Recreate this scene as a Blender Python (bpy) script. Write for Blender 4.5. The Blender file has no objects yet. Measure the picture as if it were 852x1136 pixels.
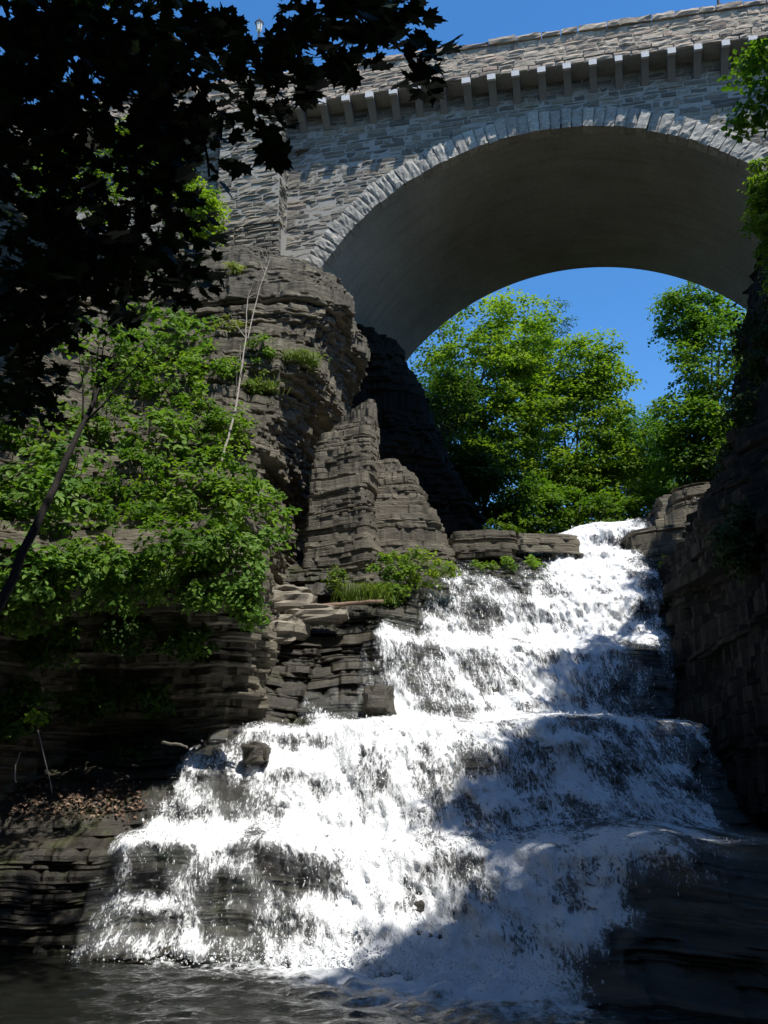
import bpy, math, random
import numpy as np
from mathutils import Vector
from mathutils.bvhtree import BVHTree
R = math.radians
rng = np.random.default_rng(7)
C = bpy.context.scene.collection
S = bpy.context.scene

# ------------------------------------------------------------------ camera
ZC, PITCH, F = 2.2, R(17), 1105.0
cd = bpy.data.cameras.new('camera'); cam = bpy.data.objects.new('camera', cd); C.objects.link(cam)
cd.sensor_fit = 'VERTICAL'; cd.sensor_height = 36; cd.lens = F / 1136 * 36
cd.clip_start = .1; cd.clip_end = 3000
cam.location = (0, 0, ZC); cam.rotation_euler = (R(90) + PITCH, 0, 0)
S.camera = cam

# ------------------------------------------------------------------ sky, sun, exposure
SUN_EL, SUN_AZ = R(64), R(33)          # azimuth measured from -Y (behind the camera) towards +X
sd = Vector((math.sin(SUN_AZ) * math.cos(SUN_EL), -math.cos(SUN_AZ) * math.cos(SUN_EL), math.sin(SUN_EL)))
W = bpy.data.worlds.new('World'); S.world = W; W.use_nodes = True
wn = W.node_tree.nodes; wl = W.node_tree.links
sky = wn.new('ShaderNodeTexSky'); sky.sky_type = 'NISHITA'; sky.sun_disc = False
sky.sun_elevation = SUN_EL; sky.sun_rotation = math.atan2(sd.x, sd.y)
sky.altitude = 200; sky.air_density = 1.0; sky.dust_density = .3; sky.ozone_density = 4.0
bg = wn['Background']; bg.inputs['Strength'].default_value = .115
hs = wn.new('ShaderNodeHueSaturation'); hs.inputs['Saturation'].default_value = 1.25; hs.inputs['Value'].default_value = 1.5
wl.new(sky.outputs[0], hs.inputs['Color']); wl.new(hs.outputs[0], bg.inputs['Color'])
ld = bpy.data.lights.new('sun', 'SUN'); ld.energy = 5.0; ld.angle = R(.5); ld.color = (1, .955, .89)
sun = bpy.data.objects.new('sun', ld); C.objects.link(sun)
sun.rotation_euler = sd.to_track_quat('Z', 'Y').to_euler(); sun.location = (20, -30, 60)
S.view_settings.view_transform = 'Standard'; S.view_settings.look = 'None'
S.view_settings.gamma = 1; S.view_settings.use_curve_mapping = False; S.view_settings.exposure = 0.42
S.render.engine = 'CYCLES'
S.cycles.max_bounces = 6; S.cycles.diffuse_bounces = 2; S.cycles.transparent_max_bounces = 12; S.cycles.use_denoising = True

def P(px, py, Y):
    "world point seen at that place of the photograph, Y metres ahead"
    cx, cy = px - 426, 568 - py
    fw = F * math.cos(PITCH) - cy * math.sin(PITCH); up = F * math.sin(PITCH) + cy * math.cos(PITCH)
    return np.array([cx * Y / fw, Y, ZC + up * Y / fw])

# ------------------------------------------------------------------ helpers
def _h(ix, iy, iz, seed):
    n = (ix * 374761393 + iy * 668265263 + iz * 2147483647 + seed * 974634777) & 0xffffffff
    n = ((n ^ (n >> 13)) * 1274126177) & 0xffffffff
    n = ((n ^ (n >> 16)) * 2246822519) & 0xffffffff
    return ((n ^ (n >> 15)) & 0xffffff) / 0xffffff
def vn(x, y, z=0., seed=0):
    x, y, z = np.broadcast_arrays(np.asarray(x, float), np.asarray(y, float), np.asarray(z, float))
    ix, iy, iz = (np.floor(a).astype(np.int64) for a in (x, y, z))
    fx, fy, fz = x - ix, y - iy, z - iz
    fx, fy, fz = (f * f * (3 - 2 * f) for f in (fx, fy, fz))
    r = 0
    for a in (0, 1):
        for b in (0, 1):
            for c in (0, 1):
                r = r + _h(ix + a, iy + b, iz + c, seed) * (fx if a else 1 - fx) * (fy if b else 1 - fy) * (fz if c else 1 - fz)
    return r * 2 - 1
def fbm(x, y, z=0., seed=0, o=3):
    r, a = 0, 1.
    for k in range(o):
        r = r + a * vn(np.asarray(x) * 2**k, np.asarray(y) * 2**k, np.asarray(z) * 2**k, seed + k); a *= .5
    return r

class MB:
    "collects verts and faces, builds ONE mesh object"
    def __init__(s): s.v = []; s.f = []; s.n = 0; s.a = []; s.m = []
    def add(s, v, faces, tint=None, mi=0):
        v = np.asarray(v, float).reshape(-1, 3)
        s.v.append(v)
        for k in ({} if faces is None else faces if isinstance(faces, list) else [faces]):
            k = np.asarray(k, np.int64); s.f.append(k + s.n); s.m.append(np.full(len(k), mi, np.int32))
        t = np.full(len(v), rng.random() if tint is None else 0.) if np.ndim(tint) == 0 and tint is None else np.broadcast_to(np.asarray(tint, float), (len(v),))
        s.a.append(t); s.n += len(v)
    def build(s, name, mat, parent=None, smooth=False, extra=None, coll=None):
        me = bpy.data.meshes.new(name)
        v = np.concatenate(s.v).astype(np.float32)
        me.vertices.add(len(v)); me.vertices.foreach_set('co', v.ravel())
        tot = np.concatenate([np.full(len(f), f.shape[1], np.int32) for f in s.f])
        idx = np.concatenate([f.ravel() for f in s.f]).astype(np.int32)
        me.loops.add(len(idx)); me.loops.foreach_set('vertex_index', idx)
        me.polygons.add(len(tot)); st = np.zeros(len(tot), np.int32); st[1:] = np.cumsum(tot)[:-1]
        me.polygons.foreach_set('loop_start', st); me.polygons.foreach_set('loop_total', tot)
        mats = mat if isinstance(mat, (list, tuple)) else [mat]
        for m in mats: me.materials.append(m)
        me.polygons.foreach_set('material_index', np.concatenate(s.m))
        me.polygons.foreach_set('use_smooth', np.full(len(tot), bool(smooth)))
        me.update(calc_edges=True)
        at = me.attributes.new('tint', 'FLOAT', 'POINT'); at.data.foreach_set('value', np.concatenate(s.a).astype(np.float32))
        for k, arr in (extra or {}).items():
            arr = np.asarray(arr, np.float32)
            if arr.ndim == 1:
                at = me.attributes.new(k, 'FLOAT', 'POINT'); at.data.foreach_set('value', arr)
            else:
                at = me.attributes.new(k, 'FLOAT_VECTOR', 'POINT'); at.data.foreach_set('vector', arr.ravel())
        me.validate()
        o = bpy.data.objects.new(name, me); C.objects.link(o)
        if parent: o.parent = parent
        return o
    def box(s, lo, hi, tint=None, mi=0):
        (x0, y0, z0), (x1, y1, z1) = lo, hi
        v = [(x0,y0,z0),(x1,y0,z0),(x1,y1,z0),(x0,y1,z0),(x0,y0,z1),(x1,y0,z1),(x1,y1,z1),(x0,y1,z1)]
        s.add(v, np.array([(0,3,2,1),(4,5,6,7),(0,1,5,4),(1,2,6,5),(2,3,7,6),(3,0,4,7)]), tint, mi)
    def prism(s, prof, u0, u1, tint=None):
        "profile of (y,z) extruded along x"
        n = len(prof); v = [(u0, y, z) for y, z in prof] + [(u1, y, z) for y, z in prof]
        s.add(v, [np.array([[i, (i+1) % n, (i+1) % n + n, i + n] for i in range(n)]), np.array([list(range(n))[::-1]]), np.array([list(range(n, 2*n))])], tint)
    def tube(s, pts, rad, sides=7, tint=None, wob=0., cap=True):
        pts = np.asarray(pts, float); n = len(pts); rad = np.broadcast_to(np.asarray(rad, float), (n,))
        t = np.gradient(pts, axis=0); t /= np.linalg.norm(t, axis=1)[:, None] + 1e-9
        ref = np.array([.31, .95, .12]) if abs(t[0] @ np.array([.31, .95, .12])) < .85 else np.array([1., 0, 0])
        a = np.cross(t, ref); a /= np.linalg.norm(a, axis=1)[:, None] + 1e-9
        b = np.cross(t, a); th = np.linspace(0, 2*np.pi, sides, endpoint=False)
        rr = rad[:, None] * (1 + wob * rng.normal(size=(n, sides)))
        v = pts[:, None] + rr[..., None] * (np.cos(th)[None, :, None] * a[:, None] + np.sin(th)[None, :, None] * b[:, None])
        i = np.arange(n-1)[:, None] * sides; j = np.arange(sides)[None]; k = (j + 1) % sides
        q = np.stack([i + j, i + k, i + sides + k, i + sides + j], -1).reshape(-1, 4)
        fs = [q]
        if cap: fs.append(np.array([list(range(sides))[::-1], list(range((n-1)*sides, n*sides))]))
        s.add(v.reshape(-1, 3), fs, tint)

def tag(o, label=None, cat=None, group=None, kind=None):
    for k, v in (('label', label), ('category', cat), ('group', group), ('kind', kind)):
        if v: o[k] = v
    return o
def thing(name, label, cat, loc=(0,0,0), rz=0., group=None):
    o = bpy.data.objects.new(name, None); C.objects.link(o); o.location = loc; o.rotation_euler.z = rz
    o.empty_display_size = .2
    return tag(o, label, cat, group)
def grid_faces(nr, nc, closed=False):
    i = np.arange(nr-1)[:, None] * nc; m = nc if closed else nc - 1
    j = np.arange(m)[None]; k = (j + 1) % nc
    return np.stack([i + j, i + k, i + nc + k, i + nc + j], -1).reshape(-1, 4)

# ------------------------------------------------------------------ materials
def mat(name):
    m = bpy.data.materials.new(name); m.use_nodes = True
    nt = m.node_tree; N = nt.nodes; b = N['Principled BSDF']
    return m, nt, N, nt.links, b
def node(N, t, **kw):
    n = N.new(t)
    for k, v in kw.items():
        if k in n.inputs: n.inputs[k].default_value = v
        else: setattr(n, k, v)
    return n
def ramp(N, L, src, stops):
    r = N.new('ShaderNodeValToRGB'); e = r.color_ramp.elements
    while len(e) < len(stops): e.new(.5)
    for k, (p, c) in zip(e, stops):
        k.position = p; k.color = (*c, 1) if len(c) == 3 else c
    L.new(src, r.inputs[0]); return r
def mix(N, L, a, b, f, mode='MIX'):
    m = N.new('ShaderNodeMix'); m.data_type = 'RGBA'; m.blend_type = mode
    for i, v in ((6, a), (7, b), (0, f)):
        if hasattr(v, 'is_linked') or hasattr(v, 'links'): L.new(v, m.inputs[i])
        else: m.inputs[i].default_value = v if i == 0 else (*v, 1)
    return m.outputs[2]
def coords(N, L, scale, src='Object'):
    t = N.new('ShaderNodeTexCoord'); mp = N.new('ShaderNodeMapping'); mp.inputs['Scale'].default_value = scale
    L.new(t.outputs[src], mp.inputs['Vector']); return mp.outputs[0]
def noise(N, L, vec, scale, detail=6, rough=.6):
    n = node(N, 'ShaderNodeTexNoise', Scale=scale, Detail=detail, Roughness=rough); L.new(vec, n.inputs['Vector']); return n.outputs['Fac']
def bump(N, L, b, h, strength, dist):
    bp = node(N, 'ShaderNodeBump', Strength=strength, Distance=dist); L.new(h, bp.inputs['Height']); L.new(bp.outputs[0], b.inputs['Normal']); return bp

def rock_mat(name, c1, c2, c3, rough=.85, moss=0., spec=.25):
    m, nt, N, L, b = mat(name)
    lam = noise(N, L, coords(N, L, (.8, .8, 7)), 1.5, 9, .72)
    blot = noise(N, L, coords(N, L, (1, 1, 1.4)), .8, 6)
    fine = noise(N, L, coords(N, L, (1, 1, 3)), 14, 5, .7)
    col = ramp(N, L, lam, [(.3, c1), (.5, c2), (.72, c3)]).outputs[0]
    col = mix(N, L, col, c1, ramp(N, L, blot, [(.42, (0,0,0)), (.7, (.75,)*3)]).outputs[0])
    at = N.new('ShaderNodeAttribute'); at.attribute_name = 'tint'
    tv = ramp(N, L, at.outputs['Fac'], [(0, (.6,.59,.58)), (1, (1.25,1.22,1.12))]).outputs[0]
    col = mix(N, L, col, tv, 1., 'MULTIPLY')
    crk = ramp(N, L, noise(N, L, coords(N, L, (.55, .55, 9)), 2.3, 5, .6), [(.30, (.25,.24,.22)), (.39, (1,1,1))]).outputs[0]
    col = mix(N, L, col, crk, .85, 'MULTIPLY')
    if moss:
        ms = noise(N, L, coords(N, L, (1, 1, 1)), 1.1, 8, .7)
        col = mix(N, L, col, (.045, .055, .014), ramp(N, L, ms, [(.62 - moss*.3, (0,0,0)), (.78 - moss*.3, (.8,)*3)]).outputs[0])
    L.new(col, b.inputs['Base Color']); b.inputs['Specular IOR Level'].default_value = spec
    rr = node(N, 'ShaderNodeMapRange'); L.new(blot, rr.inputs[0]); rr.inputs[3].default_value = rough - .2; rr.inputs[4].default_value = min(1, rough + .15)
    L.new(rr.outputs[0], b.inputs['Roughness'])
    ad = node(N, 'ShaderNodeMath', operation='ADD'); L.new(lam, ad.inputs[0]); L.new(fine, ad.inputs[1])
    bump(N, L, b, ad.outputs[0], .7, .05)
    return m
M = {}
M['shale'] = rock_mat('shale_rock', (.072,.066,.053), (.18,.166,.132), (.38,.35,.28))
M['shale_grey'] = rock_mat('slab_shale', (.095,.087,.071), (.205,.188,.153), (.33,.305,.25))
M['shale_pale'] = rock_mat('pale_broken_shale', (.15,.137,.118), (.25,.228,.196), (.34,.31,.27))
M['shale_dark'] = rock_mat('shadowed_gorge_rock', (.009,.009,.007), (.019,.0185,.015), (.036,.034,.028), .85, .05)  # gorge shade put into the colour: near-black version of the shale
M['shale_wet'] = rock_mat('wet_riverbed_rock', (.018,.016,.012), (.045,.04,.03), (.085,.076,.056), .42, .34, .5)
M['shale_step'] = rock_mat('stepped_rock', (.04,.036,.03), (.085,.076,.06), (.17,.15,.12), .7, .12, .3)

def simple(name, c, rough=.7, var=.25, scale=6, bmp=.3, dist=.01, spec=.3):
    m, nt, N, L, b = mat(name)
    n = noise(N, L, coords(N, L, (1,1,1)), scale)
    col = mix(N, L, tuple(x*(1-var) for x in c), tuple(x*(1+var) for x in c), n)
    L.new(col, b.inputs['Base Color']); b.inputs['Roughness'].default_value = rough; b.inputs['Specular IOR Level'].default_value = spec
    bump(N, L, b, n, bmp, dist); return m
def masonry(name, stops, rough=.85):
    m, nt, N, L, b = mat(name)
    at = N.new('ShaderNodeAttribute'); at.attribute_name = 'tint'
    col = ramp(N, L, at.outputs['Fac'], stops).outputs[0]
    n = noise(N, L, coords(N, L, (1.2, 1.2, 3.5)), 4, 8, .7)
    col = mix(N, L, col, ramp(N, L, n, [(.3, (.55,.53,.5)), (.65, (1.2,1.18,1.12))]).outputs[0], .8, 'MULTIPLY')
    L.new(col, b.inputs['Base Color']); b.inputs['Roughness'].default_value = rough; b.inputs['Specular IOR Level'].default_value = .2
    bump(N, L, b, noise(N, L, coords(N, L, (1, 1, 2.5)), 9, 8, .7), .8, .05); return m
M['stone'] = masonry('rubble_masonry', [(0, (.12,.112,.098)), (.3, (.185,.172,.146)), (.6, (.235,.216,.18)), (.85, (.285,.258,.205)), (1, (.21,.182,.148))])
M['parapet'] = masonry('parapet_masonry', [(0, (.22,.18,.15)), (.3, (.37,.31,.25)), (.65, (.50,.425,.335)), (1, (.40,.305,.245))])
M['ring'] = masonry('pale_arch_stone', [(0, (.28,.272,.25)), (.5, (.36,.348,.315)), (1, (.43,.415,.37))])
M['mortar'] = simple('mortar', (.31,.295,.26), .9, .2, 8)
def stained_concrete():
    m, nt, N, L, b = mat('old_arch_concrete')
    big = noise(N, L, coords(N, L, (.5, .35, .5)), .55, 8, .65); fin = noise(N, L, coords(N, L, (2, 2, 2)), 3, 8, .7)
    run = noise(N, L, coords(N, L, (.25, 2.2, .25)), 1.2, 6, .7)
    c = ramp(N, L, big, [(.3, (.23,.228,.205)), (.5, (.30,.297,.268)), (.7, (.36,.355,.32))]).outputs[0]
    c = mix(N, L, c, ramp(N, L, run, [(.32, (.55,.55,.5)), (.5, (1,1,1)), (.78, (1.25,1.24,1.2))]).outputs[0], .35, 'MULTIPLY')
    c = mix(N, L, c, ramp(N, L, fin, [(.3, (.75,.75,.72)), (.6, (1.05,1.05,1.05))]).outputs[0], .7, 'MULTIPLY')
    L.new(c, b.inputs['Base Color']); b.inputs['Roughness'].default_value = .9; b.inputs['Specular IOR Level'].default_value = .2
    bump(N, L, b, fin, .35, .02); return m
M['concrete'] = stained_concrete()
M['corbel'] = simple('corbel_stone', (.20,.195,.185), .85, .2, 5)
M['corbel_cap'] = simple('pale_corbel_end', (.52,.515,.5), .8, .25, 7)  # end block much paler than the corbel body
M['bark'] = simple('bark', (.02,.017,.014), .9, .4, 14, .8, .02)
M['bark_pale'] = simple('bleached_bark', (.31,.28,.24), .85, .3, 10, .5, .01)
M['bark_grey'] = simple('grey_bark', (.13,.12,.10), .9, .35, 12, .7, .015)
M['log'] = simple('weathered_log', (.19,.13,.09), .85, .3, 8, .6, .015)
M['iron'] = simple('dark_iron', (.03,.03,.035), .5, .2, 6, .1)
M['lamp_glass'] = simple('milky_glass', (.75,.72,.62), .25, .05, 3, .05, spec=.5)
M['soil'] = simple('woodland_soil', (.07,.055,.035), .95, .4, 2, .6, .05)
M['dryleaf'] = masonry('dry_leaf_litter', [(0, (.10,.06,.045)), (.5, (.24,.15,.11)), (1, (.34,.25,.18))])

def leaf_mat(name, dark, mid, light, trans=.35, rough=.5):
    m, nt, N, L, b = mat(name)
    at = N.new('ShaderNodeAttribute'); at.attribute_name = 'tint'
    col = ramp(N, L, at.outputs['Fac'], [(0, dark), (.5, mid), (1, light)]).outputs[0]
    L.new(col, b.inputs['Base Color']); b.inputs['Roughness'].default_value = rough; b.inputs['Specular IOR Level'].default_value = .12
    tr = N.new('ShaderNodeBsdfTranslucent')
    L.new(mix(N, L, col, (1.4, 1.5, .5), 1., 'MULTIPLY'), tr.inputs[0])
    ms = N.new('ShaderNodeMixShader'); ms.inputs[0].default_value = trans
    L.new(b.outputs[0], ms.inputs[1]); L.new(tr.outputs[0], ms.inputs[2])
    L.new(ms.outputs[0], N['Material Output'].inputs[0]); return m
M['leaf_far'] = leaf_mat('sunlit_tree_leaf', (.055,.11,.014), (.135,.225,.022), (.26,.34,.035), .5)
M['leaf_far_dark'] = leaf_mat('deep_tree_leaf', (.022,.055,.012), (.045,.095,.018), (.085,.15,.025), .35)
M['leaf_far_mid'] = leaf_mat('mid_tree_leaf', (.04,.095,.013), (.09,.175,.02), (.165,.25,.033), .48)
M['leaf_shrub'] = leaf_mat('shrub_leaf', (.05,.115,.016), (.12,.215,.026), (.21,.31,.05), .42)
M['leaf_ivy'] = leaf_mat('vine_leaf', (.055,.125,.024), (.11,.205,.036), (.19,.29,.07), .38)
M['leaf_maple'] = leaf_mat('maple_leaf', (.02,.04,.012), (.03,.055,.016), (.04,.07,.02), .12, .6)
M['grass'] = leaf_mat('grass_blade', (.07,.12,.02), (.12,.19,.03), (.2,.25,.05), .35)
M['fern'] = leaf_mat('yellow_green_leaf', (.10,.14,.02), (.17,.22,.03), (.24,.27,.05), .35)

# ------------------------------------------------------------------ layered rock
def layers(z0, z1, seed, tmin=.03, tmax=.12, beds=(.35, 1.5)):
    r = np.random.default_rng(seed); z = z0; out = []
    bed_end, bed_off = z0, 0.
    while z < z1:
        if z >= bed_end:
            bed_end = z + r.uniform(*beds); bed_off = r.uniform(-1, 1)
        q = r.random(); t = min(r.uniform(tmin, tmax * .7) if q < .62 else r.uniform(tmax * .8, tmax * 1.6) if q < .96 else r.uniform(tmax * 2, tmax * 3.6), z1 - z + .001)
        out.append((z, z + t, bed_off, r.uniform(-1, 1))); z += t
    return out
def rock_offset(s, z, k, bed, lam, seed, A, chip=1.):
    "how far out of the plan curve (m) a lamina stands at the distances s along it"
    big, bd, lm, blk, fn = A
    o = big * fbm(s * .22, z * .28, 0, seed, 3) + bd * bed * (.65 + .6 * vn(s * .13, z * .4, 0, seed + 9))
    o = o + lm * lam * (.4 + .8 * np.clip(vn(s * .5, k * .7, 0, seed + 11), 0, 1))
    warp = 1.1 * vn(s * .35, z * .25, 0, seed + 4)                       # tall joint faces
    cell = s / 1.15 + warp; ic = np.floor(cell).astype(np.int64)
    kb = np.floor(z / 1.7 + _h(ic, ic * 0, ic * 0, seed + 2) * 3).astype(np.int64)
    o = o + blk * (_h(ic, kb, ic * 0, seed + 5) * 2 - 1) + .5 * blk * (cell - ic - .5)
    cell = s / .55 + .7 * vn(s * 1.1, z * 1.3, 0, seed + 14); jc = np.floor(cell).astype(np.int64)   # smaller blocks
    kc = np.floor(z / .42 + _h(jc, jc * 0, jc * 0, seed + 15) * 3).astype(np.int64)
    hh = _h(jc, kc, jc * 0, seed + 7); o = o + .32 * blk * np.where(hh > .72, 1.2, np.where(hh < .16, -1.6, 0)) * (.5 + hh * .5)
    n1 = vn(s * 1.5, k * 5.3, 0, seed + 21) + .5 * vn(s * 4.3, k * 3.1, 0, seed + 22)                 # broken shelves in one lamina
    up_ = np.clip((n1 - .42) / .12, 0, 1); dn = np.clip((-.30 - n1) / .14, 0, 1)
    o = o + chip * (.07 * up_ - .10 * dn)
    return o + fn * fbm(s * 3.1, z * 5., 0, seed + 8, 3)
def strata(name, keys, ds, lay, seed, A, material, chip=1., rnd=.22, dip=(.0, .0)):
    "keys: (z, plan curve) pairs; every curve has the same number of control points"
    kz = np.array([k[0] for k in keys]); kp = np.array([k[1] for k in keys], float)
    seg = np.linalg.norm(np.diff(kp, axis=1), axis=2).max(axis=0)
    t = np.concatenate([np.linspace(i, i + 1, max(2, int(l / ds)), endpoint=False) for i, l in enumerate(seg)] + [[len(seg)]])
    cum = np.concatenate([[0], np.cumsum(seg)]); s = np.interp(t, np.arange(len(cum)), cum)
    ctrl = np.arange(kp.shape[1])
    V, T = [], []
    for k, (za, zb, bed, lam) in enumerate(lay):
        zm = (za + zb) / 2
        cp = np.array([[np.interp(zm, kz, kp[:, i, c]) for i in ctrl] for c in (0, 1)])
        xy = np.stack([np.interp(t, ctrl, cp[c]) for c in (0, 1)], 1)
        for _ in range(3):      # round the corners of the plan a little
            w = max(1, int(rnd / ds)); ker = np.ones(2*w+1) / (2*w+1)
            pad = np.pad(xy, ((w, w), (0, 0)), mode='reflect', reflect_type='odd')
            xy = np.stack([np.convolve(pad[:, c], ker, 'valid') for c in (0, 1)], 1)
        tg = np.gradient(xy, axis=0); tg /= np.linalg.norm(tg, axis=1)[:, None] + 1e-9
        nr = np.stack([tg[:, 1], -tg[:, 0]], 1)
        off = rock_offset(s, zm, k, bed, lam, seed, A, chip)
        zz = .14 * fbm(s * .25, zm * .15, 0, seed + 31, 3) + dip[0] * xy[:, 0] + dip[1] * xy[:, 1]
        tt = np.clip(.5 + .3 * lam + .25 * vn(s * .4, zm * 2, 0, seed + 33) + .15 * vn(s*2.5, zm*6, 0, seed+34), 0, 1)
        deep = (.13 if _h(np.int64(k), np.int64(3), np.int64(1), seed) > .55 else .02) * np.clip(.1 + 1.6 * vn(s * .55, k * 3.1, 0, seed + 41), .03, 1.3)
        for z, o in ((za + .004, off - deep), (za + min(.02, (zb - za) * .3), off - deep * .2), (zb - min(.02, (zb - za) * .3), off), (zb - .004, off - deep * .6)):
            q = xy + nr * o[:, None]
            V.append(np.c_[q, z + zz]); T.append(tt)
    V = np.array(V); nr_, nc = V.shape[:2]
    mb = MB(); mb.add(V.reshape(-1, 3), grid_faces(nr_, nc)[:, ::-1], np.array(T).ravel())
    return mb, V
def finish(mb, V, name, material, label, cat, top_to=None, smooth=False, kind='structure'):
    "close the top of an open strata sheet back to a line well behind it"
    if top_to is not None:
        last = V[-1]; back = np.array([top_to(p) for p in last]); n = len(last)
        mb.add(np.r_[last, back], np.stack([np.arange(n-1), np.arange(1, n), np.arange(1, n) + n, np.arange(n-1) + n], 1), .5)
    o = mb.build(name, material, smooth=smooth)
    return tag(o, label, cat, kind=kind)
def bvh(mb):
    v = np.concatenate(mb.v); f = [tuple(int(i) for i in r) for a in mb.f for r in a]
    return BVHTree.FromPolygons([Vector(p) for p in v], f)

# ---- stepped bed of the falls: depth of the rock front over (x, height)
XS = np.array([-14, -6, -4, -2, 0, 2, 4, 6, 8.5])
ROWS = [
 (-.9, [17.2,17.4,17.2,16.6,15.5,14.0,12.0,10.0,8.4]),
 (0.0, [17.6,17.9,17.6,17.0,15.9,14.4,12.4,10.4,8.8]),
 (0.6, [17.8,18.1,17.9,17.4,16.6,15.4,13.2,11.1,9.4]),
 (0.75,[17.9,18.3,18.2,17.7,16.9,15.8,13.6,11.4,9.8]),
 (1.7, [18.2,18.6,18.4,18.0,17.5,16.8,14.4,12.4,10.8]),
 (2.0, [19.0,19.4,19.3,19.1,18.5,18.1,17.6,17.2,16.6]),
 (3.1, [19.9,20.2,20.2,20.0,19.5,19.2,19.2,19.2,19.2]),
 (3.35,[20.4,20.9,20.8,20.6,19.9,19.5,19.5,19.6,19.6]),
 (3.95,[21.2,21.7,21.5,21.2,20.7,20.5,20.5,20.6,20.8]),
 (4.25,[23.0,22.6,22.3,22.4,22.8,23.1,23.3,23.3,23.3]),
 (6.2, [24.6,24.4,24.0,24.0,24.0,24.5,24.9,24.9,24.9]),
 (6.4, [24.9,24.7,24.3,24.4,24.5,25.0,25.4,25.4,25.4]),
 (7.3, [26.0,25.7,25.5,25.2,25.2,25.7,26.2,26.2,26.2]),
 (8.7, [28.0,27.5,27.0,26.8,26.9,27.3,27.7,27.8,27.8]),
 (9.9, [30.0,29.8,29.6,29.2,28.9,28.9,29.0,29.4,29.6]),
 (10.2,[33.0,32.6,32.0,31.4,30.4,29.8,29.8,30.6,31.0]),
 (10.9,[37.0,37.0,37.0,37.0,37.0,37.0,35.0,30.9,30.4]),
 (11.5,[40.0,40.0,40.0,40.0,40.0,40.0,38.0,33.0,31.0]),
]
RZ = np.array([r[0] for r in ROWS]); RY = np.array([r[1] for r in ROWS], float)
def bed_y(x, z):
    rows = np.array([np.interp(x, XS, r) for r in RY])
    i = int(np.clip(np.searchsorted(RZ, z) - 1, 0, len(RZ) - 2)); w = np.clip((z - RZ[i]) / (RZ[i+1] - RZ[i]), 0, 1)
    return rows[i] * (1 - w) + rows[i+1] * w
def bed_warp(x, z): return .13 * fbm(x * .5, z * .3, 0, 35, 3)
bx = np.arange(-14, 8.5, .07)
bed_layers = layers(-.9, 11.5, 11, .04, .15, (.28, .75))
BV, BT = [], []
for k, (za, zb, bed, lam) in enumerate(bed_layers):
    zm = (za + zb) / 2
    off = rock_offset(bx, zm, k, bed, lam, 40, (.30, .30, .03, .10, .06))
    tt = np.clip(.5 + .3 * lam + .3 * vn(bx * .5, zm * 2, 0, 77), 0, 1)
    zz = bed_warp(bx, zm)
    for z, dz in ((za + .006, -.03), (za + (zb - za) * .45, 0.), (zb - .012, -.025)):
        BV.append(np.c_[bx, bed_y(bx, z) - off - dz, z + zz]); BT.append(tt)
BV = np.array(BV)
mb = MB(); mb.add(BV.reshape(-1, 3), grid_faces(*BV.shape[:2])[:, ::-1], np.array(BT).ravel())
bed_bvh = bvh(mb)
finish(mb, BV, 'riverbed', M['shale_wet'], 'dark wet stepped shale bed under the white waterfall', 'rock', lambda p: (p[0], 60, 11.4))

# ---- left cliff: plan curves running from beside the camera to the nose under the bridge
LC = [
 (2.2, [(-9.6,-12),(-9.4,6),(-8.9,13),(-8.6,18.8),(-6,21.7),(-3.2,21.8),(-2.9,22.9),(-2.5,25.5),(-2.3,30),(-2,38)]),
 (4.2, [(-10,-12),(-9.8,6),(-9.2,13),(-8.5,18.8),(-6,21.4),(-3.1,21.4),(-2.8,22.8),(-2.4,25.6),(-2.2,30),(-2,38)]),
 (5.6, [(-10,-12),(-9.8,6),(-9.2,13),(-8.3,18.2),(-6,20.8),(-2.95,20.8),(-2.7,22.5),(-2.4,25.6),(-2.2,30),(-2,38)]),
 (6.4, [(-10,-12),(-9.8,6),(-9.2,13),(-8.0,17.8),(-6,20.0),(-2.8,20.1),(-2.6,22.2),(-2.4,25.6),(-2.2,30),(-2,38)]),
 (7.3, [(-10.6,-12),(-10.4,6),(-9.6,13),(-8.2,17.4),(-6.0,19.4),(-2.8,19.6),(-2.6,22.4),(-2.4,25.8),(-2.2,30),(-2,38)]),
 (9.0, [(-11.4,-12),(-11.2,6),(-10.4,14),(-9,20),(-6.5,22.4),(-3.8,22.6),(-3.2,24.2),(-2.9,27.3),(-2.6,32),(-2,38)]),
 (12,  [(-12.6,-12),(-12.2,6),(-11.5,15),(-10,22),(-7,24.8),(-4.6,25),(-3.4,25.7),(-2.95,28.4),(-2.6,32),(-1.8,38)]),
 (15,  [(-13.6,-12),(-13.2,6),(-12.5,16),(-11,24),(-8,26.8),(-5,26.9),(-2.7,27.0),(-2.05,28.9),(-1.8,32),(-1.5,38)]),
 (18,  [(-14.6,-12),(-14.2,6),(-13.5,17),(-12,25.5),(-9,28),(-5,28.1),(-2.3,28.2),(-1.15,29),(-1.0,32),(-1.4,38)]),
 (19.8,[(-15.2,-12),(-14.8,6),(-14,18),(-12.4,27),(-9,29.6),(-5,29.6),(-2.6,29.7),(-1.4,30.6),(-1.1,33),(-1.4,38)]),
 (22.5,[(-16,-12),(-15.6,6),(-15,19),(-13.4,29),(-10,32.6),(-6,32.8),(-3.6,33.4),(-2.6,34.6),(-2.0,36),(-1.8,38)]),
]
mb, V = strata('cliff', LC, .11, layers(2.2, 22.5, 21, .03, .115), 60, (.32, .20, .06, .13, .07), M['shale'])
cliff_bvh = bvh(mb)
finish(mb, V, 'cliff', M['shale'], 'tall layered shale cliff carrying the near end of the stone bridge', 'cliff', lambda p: (-60, p[1] * 1.6, 24))

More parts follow.
